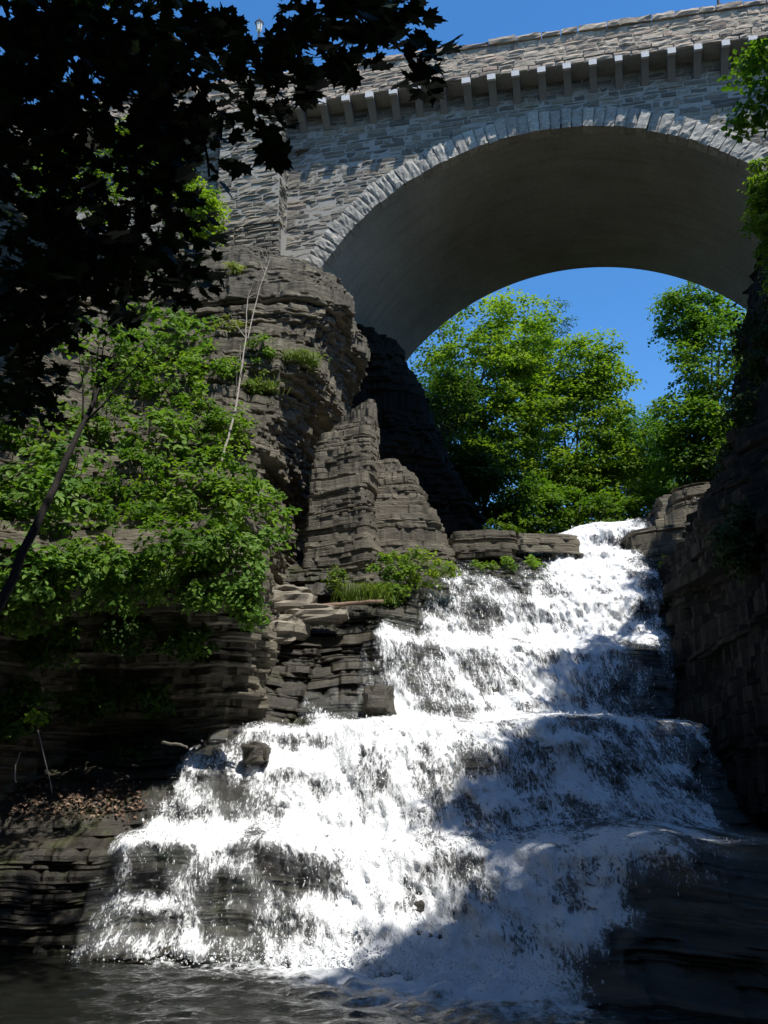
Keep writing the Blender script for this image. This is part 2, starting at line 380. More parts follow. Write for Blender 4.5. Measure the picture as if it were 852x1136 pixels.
# ---- two free-standing rock buttresses at the cliff's foot
def pillar(keys, seed, label, A=(.09, .05, .025, .03, .03), chip=.5):
    z0, z1 = keys[0][0], keys[-1][0]
    mb, V = strata('rock_outcrop', keys, .08, layers(z0, z1, seed, .03, .11), seed, A, M['shale_grey'], rnd=.1, chip=chip)
    c = V[-1].mean(0)
    return finish(mb, V, 'rock_outcrop', M['shale_grey'], label, 'rock', lambda p: c), mb
pillar([(7.2, [(-2.5,31),(-2.45,26.5),(-.35,25.6),(-.05,26.3),(0,31)]),
        (9.5, [(-2.3,31),(-2.25,27.0),(-.45,26.2),(-.2,26.8),(-.1,31)]),
        (11.2,[(-2.25,31),(-2.2,27.4),(-.62,26.6),(-.42,27.2),(-.3,31)]),
        (11.5,[(-2.2,31),(-2.15,27.5),(-.42,26.7),(-.25,27.3),(-.2,31)]),
        (12.9,[(-2.1,31),(-2.0,27.9),(-.45,27.1),(-.3,27.7),(-.2,31)]),
        (13.7,[(-1.5,31),(-1.35,28.4),(-.42,27.5),(-.25,28.2),(-.2,31)]),
        (14.4,[(-.8,31),(-.75,29.0),(-.40,28.1),(-.28,28.7),(-.2,31)])],
       101, 'tall narrow slab of layered shale standing against the cliff foot')
pillar([(7.6, [(-.9,32),(-.8,27.3),(2.0,26.7),(2.5,27.6),(2.8,32)]),
        (9.6, [(-.9,32),(-.8,27.6),(1.75,27.1),(2.1,27.8),(2.4,32)]),
        (10.1,[(-.9,32),(-.8,27.7),(1.45,27.3),(1.75,27.9),(2.2,32)]),
        (10.4,[(-.9,32),(-.8,27.7),(1.55,27.2),(1.8,27.9),(2.1,32)]),
        (11.2,[(-.9,32),(-.8,28.0),(1.05,27.6),(1.35,28.3),(1.6,32)]),
        (12.0,[(-.9,32),(-.75,28.4),(.70,28.0),(.95,28.8),(1.2,32)]),
        (12.6,[(-.8,32),(-.5,29.0),(.25,28.7),(.45,29.2),(.7,32)])],
       131, 'broad low shale outcrop with sloping shoulder beside the upper falls')
pillar([(9.5, [(1.9,31),(2.0,28.3),(3.2,28.2),(3.9,28.3),(4.0,31)]), (10.35, [(1.9,31),(2.1,28.5),(3.1,28.3),(3.85,28.5),(4.0,31)])],
       151, 'pale split ledge of shale left of the waterfall lip', (.06,.05,.02,.07,.03))
pillar([(9.7, [(3.95,31),(4.0,28.5),(5.0,28.5),(5.9,28.7),(6.1,31)]), (10.3, [(4.0,31),(4.1,28.6),(5.0,28.6),(5.8,28.8),(6.0,31)])],
       152, 'flat dark slab lying along the waterfall lip', (.03,.03,.03,.04,.03))
# ledge at the right of the lip
pillar([(9.0, [(7.4,33),(7.3,28.9),(8.2,28.6),(9.6,28.6),(9.8,33)]), (10.6,[(7.5,33),(7.5,29.1),(8.3,28.8),(9.6,28.8),(9.8,33)])],
       161, 'dark square ledge between the waterfall lip and a mossy tuft', (.06,.09,.02,.07,.03))
pillar([(10.5,[(8.3,34),(8.5,29.6),(9.3,29.2),(11,29.2),(11.4,34)]), (11.8,[(8.8,34),(9.1,29.8),(9.6,29.4),(11,29.4),(11.4,34)]), (12.2,[(9.0,34),(9.2,29.9),(9.9,29.6),(11,29.6),(11.4,34)])],
       171, 'flat topped stack of grey slabs above the right end of the lip', (.10,.14,.03,.12,.03))
# ---- shaded rock under the bridge
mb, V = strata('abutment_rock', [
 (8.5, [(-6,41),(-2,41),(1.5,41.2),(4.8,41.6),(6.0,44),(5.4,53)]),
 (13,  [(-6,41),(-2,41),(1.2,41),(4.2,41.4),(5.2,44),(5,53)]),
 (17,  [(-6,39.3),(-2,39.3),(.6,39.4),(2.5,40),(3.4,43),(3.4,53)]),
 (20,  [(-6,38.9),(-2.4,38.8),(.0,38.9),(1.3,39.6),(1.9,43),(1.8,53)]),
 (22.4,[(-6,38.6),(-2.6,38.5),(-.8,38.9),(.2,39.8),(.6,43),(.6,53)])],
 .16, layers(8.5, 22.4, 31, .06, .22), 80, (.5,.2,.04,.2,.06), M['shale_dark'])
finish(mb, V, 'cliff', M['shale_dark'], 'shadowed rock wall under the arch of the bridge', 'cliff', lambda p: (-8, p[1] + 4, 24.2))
# ---- right gorge wall
RC = [
 (-.9,[(8.5,36),(7.6,30),(6.7,25),(6.2,21),(5.9,17),(5.4,12),(6.4,5),(7.5,-8)]),
 (4,  [(9,36),(7.9,30),(7.1,25),(6.5,21),(6.4,17),(6.6,12),(7.5,5),(8.5,-8)]),
 (8,  [(9.6,36),(8.1,30),(7.6,25),(7.4,21),(7.5,17),(7.8,12),(8.4,5),(9.4,-8)]),
 (10.4,[(10.5,36),(9.0,30),(8.7,25),(8.6,21),(8.7,17),(9.0,12),(9.4,5),(10.2,-8)]),
 (12.2,[(12.2,36),(11.2,30),(9.9,25),(9.6,21),(9.6,17),(9.8,12),(10.2,5),(10.8,-8)]),
 (16, [(14,36),(13.0,30),(11.4,25),(10.9,21),(10.6,17),(10.8,12),(11.1,5),(11.6,-8)]),
 (22.5,[(15,36),(14.4,30),(13.2,25),(12.6,21),(12.3,17),(12.3,12),(12.3,5),(12.6,-8)])]
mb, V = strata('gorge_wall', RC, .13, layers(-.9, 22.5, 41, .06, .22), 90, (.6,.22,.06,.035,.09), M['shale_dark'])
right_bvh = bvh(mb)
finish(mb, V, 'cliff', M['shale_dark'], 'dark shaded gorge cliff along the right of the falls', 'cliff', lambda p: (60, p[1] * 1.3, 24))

# ---- ground sheet: pool bottom, plateau on both sides, wooded valley behind the bridge
gx = np.r_[np.linspace(-900, -40, 14), np.linspace(-36, 40, 77), np.linspace(44, 900, 14)]
gy = np.r_[np.linspace(-900, -20, 10), np.linspace(-16, 80, 80), np.linspace(86, 1500, 16)]
GX, GY = np.meshgrid(gx, gy)
sm = lambda a, b, v: (lambda w: w * w * (3 - 2 * w))(np.clip((v - a) / (b - a), 0, 1))
cx = 6.5 + .08 * np.clip(GY - 34, 0, 60)
front = 23 * np.maximum(sm(-18, -24, GX), sm(16, 21, GX)) - 1.0
side = np.abs(GX - cx); back = 10.0 + 13 * sm(3.5, 17, side) + .02 * np.clip(GY - 40, 0, 300) + .5 * fbm(GX * .2, GY * .2, 0, 5)
bk = sm(36, 39, GY); GZ = front * (1 - bk) + back * bk
GZ = np.where(GY < -30, np.maximum(GZ, 23 * sm(-30, -60, GY)), GZ)
mb = MB(); mb.add(np.stack([GX, GY, GZ], -1).reshape(-1, 3), grid_faces(len(gy), len(gx)), .5)
tag(mb.build('ground', M['soil'], smooth=True), 'brown wooded ground of the valley beyond the bridge', 'ground', kind='structure')

# ------------------------------------------------------------------ water
def water_mats():
    m, nt, N, L, b = mat('falling_white_water')
    uv = N.new('ShaderNodeAttribute'); uv.attribute_name = 'flow'
    cv = N.new('ShaderNodeAttribute'); cv.attribute_name = 'cover'
    def nz(sc, scale, det, rough=.6, dist=0.):
        mp = N.new('ShaderNodeMapping'); mp.inputs['Scale'].default_value = sc; L.new(uv.outputs['Vector'], mp.inputs[0])
        n = node(N, 'ShaderNodeTexNoise', Scale=scale, Detail=det, Roughness=rough, Distortion=dist); L.new(mp.outputs[0], n.inputs['Vector']); return n.outputs['Fac']
    def mth(op, a, c):
        n = node(N, 'ShaderNodeMath', operation=op)
        for i, v in ((0, a), (1, c)):
            if isinstance(v, (int, float)): n.inputs[i].default_value = v
            else: L.new(v, n.inputs[i])
        return n.outputs[0]
    streak = nz((1, .24, 1), 10.0, 7, .68, .5); fine = nz((1, .22, 1), 34, 6, .72, .3); lump = nz((1, .7, 1), 2.0, 4)
    lace = nz((1, .5, 1), 9.0, 3, .55, .9)
    ridge = mth('SUBTRACT', .86, mth('MULTIPLY', mth('ABSOLUTE', mth('SUBTRACT', lace, .5), 0), 3.2))
    tot = mth('ADD', mth('ADD', mth('MULTIPLY', streak, .36), mth('MULTIPLY', fine, .34)), mth('ADD', mth('MULTIPLY', lump, .12), mth('MULTIPLY', ridge, .18)))
    thr = mth('SUBTRACT', .73, mth('MULTIPLY', cv.outputs['Fac'], .34))
    a = node(N, 'ShaderNodeMapRange', interpolation_type='SMOOTHSTEP')
    L.new(mth('SUBTRACT', tot, thr), a.inputs[0]); a.inputs[1].default_value = -.05; a.inputs[2].default_value = .10
    veil = mth('MULTIPLY', mth('MAXIMUM', mth('SUBTRACT', cv.outputs['Fac'], .34), 0), .42); a_ = mth('MAXIMUM', a.outputs[0], veil)
    foam = N.new('ShaderNodeBsdfPrincipled'); foam.inputs['Base Color'].default_value = (.80,.82,.83,1); foam.inputs['Roughness'].default_value = .6
    foam.inputs['Specular IOR Level'].default_value = .4
    bp = node(N, 'ShaderNodeBump', Strength=1., Distance=.09); L.new(tot, bp.inputs['Height']); L.new(bp.outputs[0], foam.inputs['Normal'])
    film = N.new('ShaderNodeBsdfGlossy'); film.inputs['Roughness'].default_value = .12; film.inputs[0].default_value = (.9,.9,.9,1)
    L.new(bp.outputs[0], film.inputs['Normal'])
    tr = N.new('ShaderNodeBsdfTransparent'); tr.inputs[0].default_value = (.8,.82,.8,1)
    clear = node(N, 'ShaderNodeMixShader'); clear.inputs[0].default_value = .05
    L.new(tr.outputs[0], clear.inputs[1]); L.new(film.outputs[0], clear.inputs[2])
    out = N.new('ShaderNodeMixShader'); L.new(a_, out.inputs[0]); L.new(clear.outputs[0], out.inputs[1]); L.new(foam.outputs[0], out.inputs[2])
    L.new(out.outputs[0], N['Material Output'].inputs[0])
    m2, nt, N, L, b = mat('flying_droplets'); b.inputs['Base Color'].default_value = (.88,.9,.92,1); b.inputs['Roughness'].default_value = .35
    m3, nt, N, L, b = mat('dark_pool_water')
    b.inputs['Roughness'].default_value = .06; b.inputs['IOR'].default_value = 1.33
    fo = N.new('ShaderNodeAttribute'); fo.attribute_name = 'foam'
    n1 = noise(N, L, coords(N, L, (1, 1, 1)), 5.5, 9, .72)
    thr = node(N, 'ShaderNodeMath', operation='MULTIPLY_ADD'); L.new(fo.outputs['Fac'], thr.inputs[0]); thr.inputs[1].default_value = .62; L.new(n1, thr.inputs[2])
    fr = ramp(N, L, thr.outputs[0], [(.70, (0,0,0)), (.95, (1,1,1))]).outputs[0]
    col = mix(N, L, (.009,.010,.008), (.70,.72,.73), fr); L.new(col, b.inputs['Base Color'])
    rr = mix(N, L, (.06,)*3, (.6,)*3, fr); L.new(rr, b.inputs['Roughness'])
    w = noise(N, L, coords(N, L, (1, 1.7, 1)), 4.5, 5, .6)
    bump(N, L, b, w, .5, .08)
    return m, m2, m3
M['fall'], M['drops'], M['pool'] = water_mats()

# coverage of white water over height z: (x, cover) knots
COV = [
 (0.0, [(-5.3,0),(-4.9,0.63),(-2.6,0.68),(-1.6,.85),(-.2,.95),(.9,.8),(1.9,.65),(2.4,.45),(2.7,0)]),
 (0.6, [(-5.2,0),(-4.8,0.63),(-2.8,0.63),(-1.8,.85),(0,.95),(1.2,.8),(2.4,.65),(2.9,.45),(3.2,0)]),
 (0.75,[(-5.0,0),(-4.6,0.78),(-3.0,0.68),(-1.8,.9),(0,.95),(1.2,.8),(2.6,.65),(3.2,.4),(3.5,0)]),
 (1.7, [(-4.9,0),(-4.5,0.73),(-3.0,0.58),(-2.0,0.93),(-.6,.95),(1.2,.85),(3.6,.7),(4.6,.5),(4.9,0)]),
 (2.0, [(-4.6,0),(-4.1,0.63),(-3.0,0.58),(-1.9,.75),(-.6,.95),(1.2,.85),(4.6,.7),(5.4,.5),(5.7,0)]),
 (2.3, [(-4.5,0),(-4.1,0.83),(-3.2,0.63),(-2.0,0.83),(-1.0,.9),(1.2,.85),(4.9,.75),(5.6,.55),(5.9,0)]),
 (3.1, [(-4.3,0),(-3.9,0.78),(-3.0,0.63),(-1.7,.65),(-.6,.9),(1.5,.8),(4.5,.7),(6.1,.6),(6.5,0)]),
 (3.95,[(-3.2,0),(-2.8,0.73),(-1.8,.6),(-1.0,.7),(.2,.9),(1.8,.85),(4.5,.6),(6.3,.55),(6.7,0)]),
 (4.2, [(-1.9,0),(-1.3,.5),(-.4,.72),(.3,.8),(1.5,.85),(4.5,.85),(6.0,.6),(6.6,0)]),
 (5.2, [(-.6,0),(0,.66),(.8,.72),(2.4,.76),(3.2,.95),(4.6,.95),(5.6,.7),(6.6,.5),(7.0,0)]),
 (6.2, [(-.3,0),(.1,.75),(1.2,.74),(2.6,.82),(3.6,.95),(5.0,.95),(6.0,.7),(7.0,.5),(7.3,0)]),
 (7.3, [(.7,0),(1.2,.68),(2.5,.74),(3.8,.9),(5.4,1.0),(6.3,.75),(7.3,.5),(7.6,0)]),
 (8.7, [(1.4,0),(2.0,.55),(3.4,.6),(4.6,.75),(5.8,1.0),(6.8,.9),(7.6,.55),(8.0,0)]),
 (9.6, [(3.2,0),(3.9,.5),(4.6,.6),(5.6,.9),(6.6,1.0),(7.4,.75),(7.8,0)]),
 (10.0,[(4.6,0),(5.2,.7),(6.2,1.),(7.2,.8),(7.6,0)]),
 (10.3,[(5.0,0),(5.6,.8),(6.6,1.),(7.3,.8),(7.7,0)]),
 (10.9,[(5.4,0),(6.0,.9),(7.4,1.),(8.2,.8),(8.4,0)]),
 (11.5,[(5.6,0),(6.4,.9),(7.4,1.),(8.2,.8),(8.4,0)])]
CZ = np.array([c[0] for c in COV])
def cover(x, z):
    r = np.array([np.interp(x, [q[0] for q in c[1]], [q[1] for q in c[1]]) for c in COV])
    i = int(np.clip(np.searchsorted(CZ, z) - 1, 0, len(CZ) - 2)); w = np.clip((z - CZ[i]) / (CZ[i+1] - CZ[i]), 0, 1)
    return r[i] * (1 - w) + r[i+1] * w
wx = np.arange(-5.4, 8.45, .035)
By = np.array([np.interp(wx, bx, BV[i, :, 1]) for i in range(BV.shape[0])]); Bz = BV[:, 0, 2] - bed_warp(bx[0], BV[:, 0, 2])
wz = np.arange(-.12, 11.5, .035)
WY, CVR = [], []
for z in wz:
    sel = (Bz >= z - .1) & (Bz <= z + 1.1)
    dz = np.clip(Bz[sel] - z, 0, 2)[:, None]
    y = (By[sel] - .30 * np.sqrt(dz + .02) + np.where(dz > .75, (dz - .75) * 1.2, 0)).min(0)
    WY.append(y); CVR.append(cover(wx, z))
WY = np.array(WY); CVR = np.array(CVR)
ker = np.array([1,2,3,2,1]) / 9.
WY = np.array([np.convolve(np.pad(r, 2, 'edge'), ker, 'valid') for r in WY])
WY = np.array([np.convolve(np.pad(c, 3, 'edge'), np.ones(7) / 7, 'valid') for c in WY.T]).T
WXg, WZg = np.meshgrid(wx, wz)
arc = np.concatenate([np.zeros((1, len(wx))), np.cumsum(np.hypot(np.diff(WY, axis=0), np.diff(WZg, axis=0)), 0)])
amp = .04 + .06 * CVR
rel = amp * (1.2 * fbm(WXg * 4, arc * 1.5, 0, 201, 3) + .7 * fbm(WXg * 13, arc * 5, 0, 205, 2)) + .16 * CVR * fbm(WXg * 1.1, arc * .8, 0, 208, 3)
slope = np.clip(np.gradient(WY, axis=0) / .035, 0, 2.5)
slope = np.array([np.convolve(np.pad(c, 3, 'edge'), np.ones(7) / 7, 'valid') for c in slope.T]).T
on_ = CVR > .02
CVR = CVR * .84 + on_ * ((.22 + .16 * (WXg < -.8)) * np.clip(slope - .75, -.6, .8) - .03 * (WXg < -1.5) + .22 * fbm(WXg * .9, arc * .6, 0, 230, 2) + .20 * fbm(WXg * 2.6, arc * 1.5, 0, 233, 2))
CVR = np.clip(CVR + .14 * np.clip((CVR - .72) / .15, 0, 1), 0, 1.) * np.clip(on_ * 1., 0, 1)
lift = .03 + .10 * CVR
WYs = WY - lift - rel
keep = (CVR > .03)
mb = MB()
Vw = np.stack([WXg, WYs, WZg + .02 + bed_warp(WXg, WZg)], -1)
fq = grid_faces(len(wz), len(wx))
kf = keep.ravel()[fq].any(1)
mb.add(Vw.reshape(-1, 3), fq[kf][:, ::-1], .5)
fall = mb.build('waterfall', M['fall'], smooth=True, extra={'flow': np.stack([WXg, arc, 0 * arc], -1).reshape(-1, 3), 'cover': CVR.ravel()})
tag(fall, 'white waterfall tumbling down two tiers of rock steps', 'waterfall', kind='structure')
# flying droplets and clots along the falls
octv = np.array([(1,0,0),(0,1,0),(-1,0,0),(0,-1,0),(0,0,1.),(0,0,-1.)])
octf = np.array([(0,1,4),(1,2,4),(2,3,4),(3,0,4),(1,0,5),(2,1,5),(3,2,5),(0,3,5)])
def drops(n, seed):
    r = np.random.default_rng(seed)
    w = (np.clip(CVR - .2, 0, 1) * (.35 + .65 * (fbm(WXg * 3, arc * .8, 0, 240, 3) > -.05))).ravel(); w = w / w.sum()
    i = r.choice(len(w), n, p=w)
    p = Vw.reshape(-1, 3)[i] + r.normal(size=(n, 3)) * (.02, .03, .02) - np.c_[np.zeros(n), np.abs(r.normal(size=n)) * .07, np.zeros(n)]
    wd = r.lognormal(-5.25, .5, n); ln = wd * r.uniform(1., 4.5, n)
    lean = r.normal(size=(n, 2)) * .25
    v = octv[None] * np.stack([wd, wd, ln], 1)[:, None]
    v = v + np.stack([lean[:, :1] * v[..., 2], lean[:, 1:] * v[..., 2], 0 * v[..., 2]], -1) + p[:, None]
    m = MB(); m.add(v.reshape(-1, 3), (octf[None] + 6 * np.arange(n)[:, None, None]).reshape(-1, 3), .5); return m
def splash(m, n, seed):
    r = np.random.default_rng(seed); x = r.uniform(-5, 2.6, n); core = np.interp(x, [-5,-2,-1,1.5,2.6], [.25,.4,1,1,.5])
    x = x[r.random(n) < core]; n = len(x)
    y = np.interp(x, XS, RY[1]) - np.abs(r.normal(size=n)) * .35 - .05; z = np.abs(r.normal(size=n)) * .20 * np.interp(x, [-5,-2,-1,3], [.5,.7,1.2,1.2]) + .02
    p = np.c_[x, y, z]; wd = r.lognormal(-5.0, .5, n); v = octv[None] * (wd[:, None] * r.uniform(.7, 1.8, (n, 3)))[:, None] + p[:, None]
    m.add(v.reshape(-1, 3), (octf[None] + 6 * np.arange(n)[:, None, None]).reshape(-1, 3), .5); return m
sp = splash(drops(20000, 3), 5000, 4).build('spray', M['drops'], fall, smooth=True); sp['kind'] = 'stuff'

# pool
pxs = np.arange(-13, 9, .07); pys = np.arange(1.5, 18.6, .06)
PX, PY = np.meshgrid(pxs, pys)
base = np.interp(PX, XS, RY[1]); dist = np.clip(base - PY, 0, 50)
near = np.exp(-dist / np.interp(PX, [-3, -1, 0], [.9, 1.4, 2.1])) * np.interp(PX, [-5.5,-5,-2,-1,1,2,3], [0,.28,.4,1,1,.8,.1])
PZ = .035 * fbm(PX * 1.3, PY * 2.0, 0, 301, 3) + .022 * fbm(PX * 3.2, PY * 5, 0, 305, 3) + near * (.08 + .12 * (PX > -1.2)) * fbm(PX * 2.5, PY * 2.5, 0, 309, 3)
foam = near + .22 * np.exp(-dist / 3.) * (PX > -4) * (PX < 2.5)
mb = MB(); mb.add(np.stack([PX, PY, PZ], -1).reshape(-1, 3), grid_faces(len(pys), len(pxs)), .5)
tag(mb.build('pool', M['pool'], smooth=True, extra={'foam': foam.ravel()}), 'dark rippled pool at the foot of the waterfall', 'water', kind='structure')

# ------------------------------------------------------------------ bridge
BA = R(11.8)
bridge = thing('stone_bridge', 'grey stone bridge crossing the gorge on one big round arch', 'bridge', (6.15, 33, 0), -BA)
BC, BR, RE = (.37, 17.0), 10.88, 11.74      # arch centre, inner and outer radius
DEPTH, SKEW = 10.7, .075
U0, U1, ZB = -36., 22., 15.
def stone_block(mb, corners, front, depth, jit, nu=4, nw=3, tint=None):
    "rock-faced stone: four (u,z) corners counter-clockwise, rough front towards -v"
    c = np.array(corners, float); cen = c.mean(0); c = cen + (c - cen) * (1 - rng.uniform(.0, .03)) + rng.normal(size=(4, 2)) * .008
    a, b = np.meshgrid(np.linspace(0, 1, nu), np.linspace(0, 1, nw))
    uz = ((1-a)*(1-b))[..., None]*c[0] + (a*(1-b))[..., None]*c[1] + (a*b)[..., None]*c[2] + ((1-a)*b)[..., None]*c[3]
    edge = (a == 0) | (a == 1) | (b == 0) | (b == 1)
    v = front - np.where(edge, 0., rng.uniform(.2, 1.) * jit) + rng.normal(size=a.shape) * jit * .35
    g = np.stack([uz[..., 0], v, uz[..., 1]], -1).reshape(-1, 3)
    ring = np.r_[np.arange(nu), np.arange(1, nw) * nu + nu - 1, (nw-1) * nu + np.arange(nu-2, -1, -1), np.arange(nw-2, 0, -1) * nu]
    bk = g[ring].copy(); bk[:, 1] = front + depth; m = len(ring); n0 = len(g)
    side = np.stack([ring, n0 + np.arange(m), n0 + (np.arange(m) + 1) % m, np.roll(ring, -1)], 1)
    mb.add(np.r_[g, bk], [grid_faces(nw, nu), side], tint)
def courses(mb, u0, u1, z0, z1, front, inside=None, h=(.12, .28), w=(.28, .95), jit=.05, depth=.12, gap=.019, side=None):
    z = z0
    while z < z1 - .05:
        hh = min(rng.uniform(*h), z1 - z)
        if z1 - z - hh < .1: hh = z1 - z
        u = u0
        while u < u1 - .03:
            ww = min(rng.uniform(*w) * (1.3 if hh < .22 else 1), u1 - u)
            if u1 - u - ww < .15: ww = u1 - u
            parts = [(z, z + hh)]
            if hh > .27 and rng.random() < .25: parts = [(z, z + hh * .5), (z + hh * .5, z + hh)]
            for a, b in parts:
                q = [(u + gap, a + gap), (u + ww - gap, a + gap), (u + ww - gap, b - gap), (u + gap, b - gap)]
                if inside is None or inside(q): stone_block(mb, q, front + rng.normal() * .012, depth, jit * rng.uniform(.5, 1.2), tint=rng.random() if side is None else side())
            u += ww
        z += hh
def clear_of_arch(q):
    return min(math.hypot(u - BC[0], z - BC[1]) for u, z in q) > BR + .3 if True else True
# mortar-faced core of the spandrel, with the arch opening
def sheet(mb, v, flip, du=0.):
    th = np.linspace(0, math.pi, 97)
    arc_ = np.stack([BC[0] + du + (BR + .25) * np.cos(th), BC[1] + (BR + .25) * np.sin(th)], 1)
    out = []
    for u, z in arc_:
        d = np.array([u - BC[0] - du, z - BC[1]]); d /= np.linalg.norm(d)
        k = min((30.1 - BC[1]) / max(d[1], 1e-6), ((U1 - BC[0] - du) / d[0]) if d[0] > 1e-6 else 1e9, ((U0 - BC[0] - du) / d[0]) if d[0] < -1e-6 else 1e9)
        out.append((BC[0] + du + d[0] * k, BC[1] + d[1] * k))
    out = np.array(out); n = len(th)
    g = np.r_[np.c_[arc_[:, 0], np.full(n, v), arc_[:, 1]], np.c_[out[:, 0], np.full(n, v), out[:, 1]]]
    q = np.stack([np.arange(n-1), np.arange(1, n), np.arange(1, n) + n, np.arange(n-1) + n], 1)
    mb.add(g, q if flip else q[:, ::-1], .5)
    # corners
    for s, U in ((1, U1), (-1, U0)):
        pts = [(U, v, BC[1]), (U, v, ZB), (BC[0] + du + s * (BR + .25), v, ZB), (BC[0] + du + s * (BR + .25), v, BC[1])]
        mb.add(pts, np.array([[0,1,2,3]]), .5)
        k1 = out[0] if s > 0 else out[-1]
        corner = [o for o in out if abs(o[1] - 30.1) < 1e-6]
        e = max(corner, key=lambda o: s * o[0]); sd_ = [o for o in out if abs(o[0] - U) < 1e-6]
        if sd_:
            f = max(sd_, key=lambda o: o[1]); mb.add([(e[0], v, 30.1), (U, v, 30.1), (U, v, f[1])], np.array([[0,1,2]]), .5)
m1 = MB(); sheet(m1, -.022, False); sheet(m1, DEPTH, True, SKEW * DEPTH)
m1.build('wall_core', M['mortar'], bridge)
m1 = MB()
courses(m1, -10.3, U1, ZB + 2, 30.05, -.03, clear_of_arch, jit=.035)
courses(m1, U0, -13.3, 18.5, 30.05, -.03, jit=.035)
m1.build('spandrel_wall', M['stone'], bridge)
# barrel
th = np.linspace(-.12, math.pi + .12, 120); vv = np.linspace(-.02, DEPTH, 24)
TH, VV = np.meshgrid(th, vv)
m1 = MB(); m1.add(np.stack([BC[0] + SKEW * VV + (BR + .02 + .012 * fbm(TH * 8, VV * .5, 0, 5)) * np.cos(TH), VV, BC[1] + (BR + .02) * np.sin(TH)], -1).reshape(-1, 3), grid_faces(24, 120)[:, ::-1], .5)
m1.build('arch_soffit', M['concrete'], bridge, smooth=True)
# voussoirs
m1 = MB(); NV = 84
for k in range(NV):
    a0, a1 = math.pi * k / NV, math.pi * (k + 1) / NV; g = .0012
    re = RE + rng.normal() * .05; ri = BR - .01 + rng.normal() * .012
    pt = lambda r_, a: (BC[0] + r_ * math.cos(a), BC[1] + r_ * math.sin(a))
    stone_block(m1, [pt(ri, a1 - g), pt(ri, a0 + g), pt(re, a0 + g), pt(re, a1 - g)], -.11 + rng.normal() * .018, .5, .055, 5, 6)
m1.build('arch_ring', M['ring'], bridge)
# deck, cornice, parapets
OV = .92
m1 = MB(); m1.box((U0, -OV + .06, 30.1), (U1, DEPTH + OV, 30.45)); m1.build('deck', M['concrete'], bridge)
for v0, front in ((-OV, True), (DEPTH + OV, False)):
    m1 = MB()
    if front:
        m1.box((U0, -OV + .014, 30.46), (U1, -OV + .45, 31.5), .5)
        courses(m1, U0, U1, 30.1, 31.5, -OV, None, (.16, .3), (.25, .85), .04, .12)
    else: m1.box((U0, v0 - .45, 30.46), (U1, v0, 31.5), .5)
    m1.build('parapet', M['parapet'], bridge)
    m1 = MB(); u = U0
    while u < U1:
        w_ = rng.uniform(.5, 1.3); y0 = (-OV - .09) if front else v0 - .53
        stone_block(m1, [(u + .01, 31.5 + rng.uniform(0, .02)), (u + w_ - .01, 31.5), (u + w_ - .01, 31.73 + rng.normal() * .025), (u + .01, 31.73 + rng.normal() * .025)], y0 + rng.normal() * .015, .62, .05, 5, 3)
        u += w_
    m1.build('coping', M['parapet'], bridge)
# corbels: block with a scooped underside
u = -2.78 - 20 * .979
prof = [(-OV - .03, 30.09), (-OV - .03, 29.86)] + [(-OV - .03 + .95 * t, 29.86 - .56 * t ** 1.25) for t in (.15, .3, .45, .6, .75, .9, 1.)] + [(-.02, 30.09)]
proto = None
while u < U1:
    if u > -16:
        if proto is None:
            m1 = MB(); m1.prism(prof, -.145, .145, .5); m1.prism([(-OV - .10, 30.085), (-OV - .10, 29.84), (-OV + .05, 29.84), (-OV + .05, 30.085)], -.155, .155, .5); m1.m[-3:] = [q * 0 + 1 for q in m1.m[-3:]]; proto = m1.build('corbel', [M['corbel'], M['corbel_cap']], bridge); o = proto
        else:
            o = proto.copy(); C.objects.link(o); o.parent = bridge
        o.location = (u + rng.normal() * .012, 0, 0); o.scale = (rng.uniform(.9, 1.08), 1, 1)
    u += .979
# buttress with plinth and a thin dark upright tube
BU0, BU1 = -12.95, -10.32
m1 = MB()
m1.box((BU0 + .04, -1.042, ZB), (BU1 - .008, .3, 30.09), .5)
m1.build('buttress_core', M['mortar'], bridge)
m1 = MB()
courses(m1, BU0, BU1, 24.6, 30.08, -1.05)
courses(m1, BU0 - .12, BU1 + .16, 18, 24.35, -1.3, depth=.3)
courses(m1, BU0 - .16, BU1 + .2, 24.35, 24.62, -1.36, None, (.27, .27), (.5, 1.2), .05, .4)
bt = MB()   # right return face: same stones turned a quarter
courses(bt, -1.03, .0, 24.6, 30.08, 0., None, (.17, .33), (.35, .8))
for vblk, fblk, tb in [(np.concatenate(bt.v), bt.f, np.concatenate(bt.a))]:
    q = np.c_[BU1 - vblk[:, 1], vblk[:, 0], vblk[:, 2]]; m1.add(q, fblk, tb)
m1.build('buttress', M['stone'], bridge)
m1 = MB(); m1.tube([(BU0 - .18, -.5, 18), (BU0 - .18, -.5, 24), (BU0 - .18, -.5, 30)], .07, 8, .5); m1.build('dark_upright_tube', M['iron'], bridge)

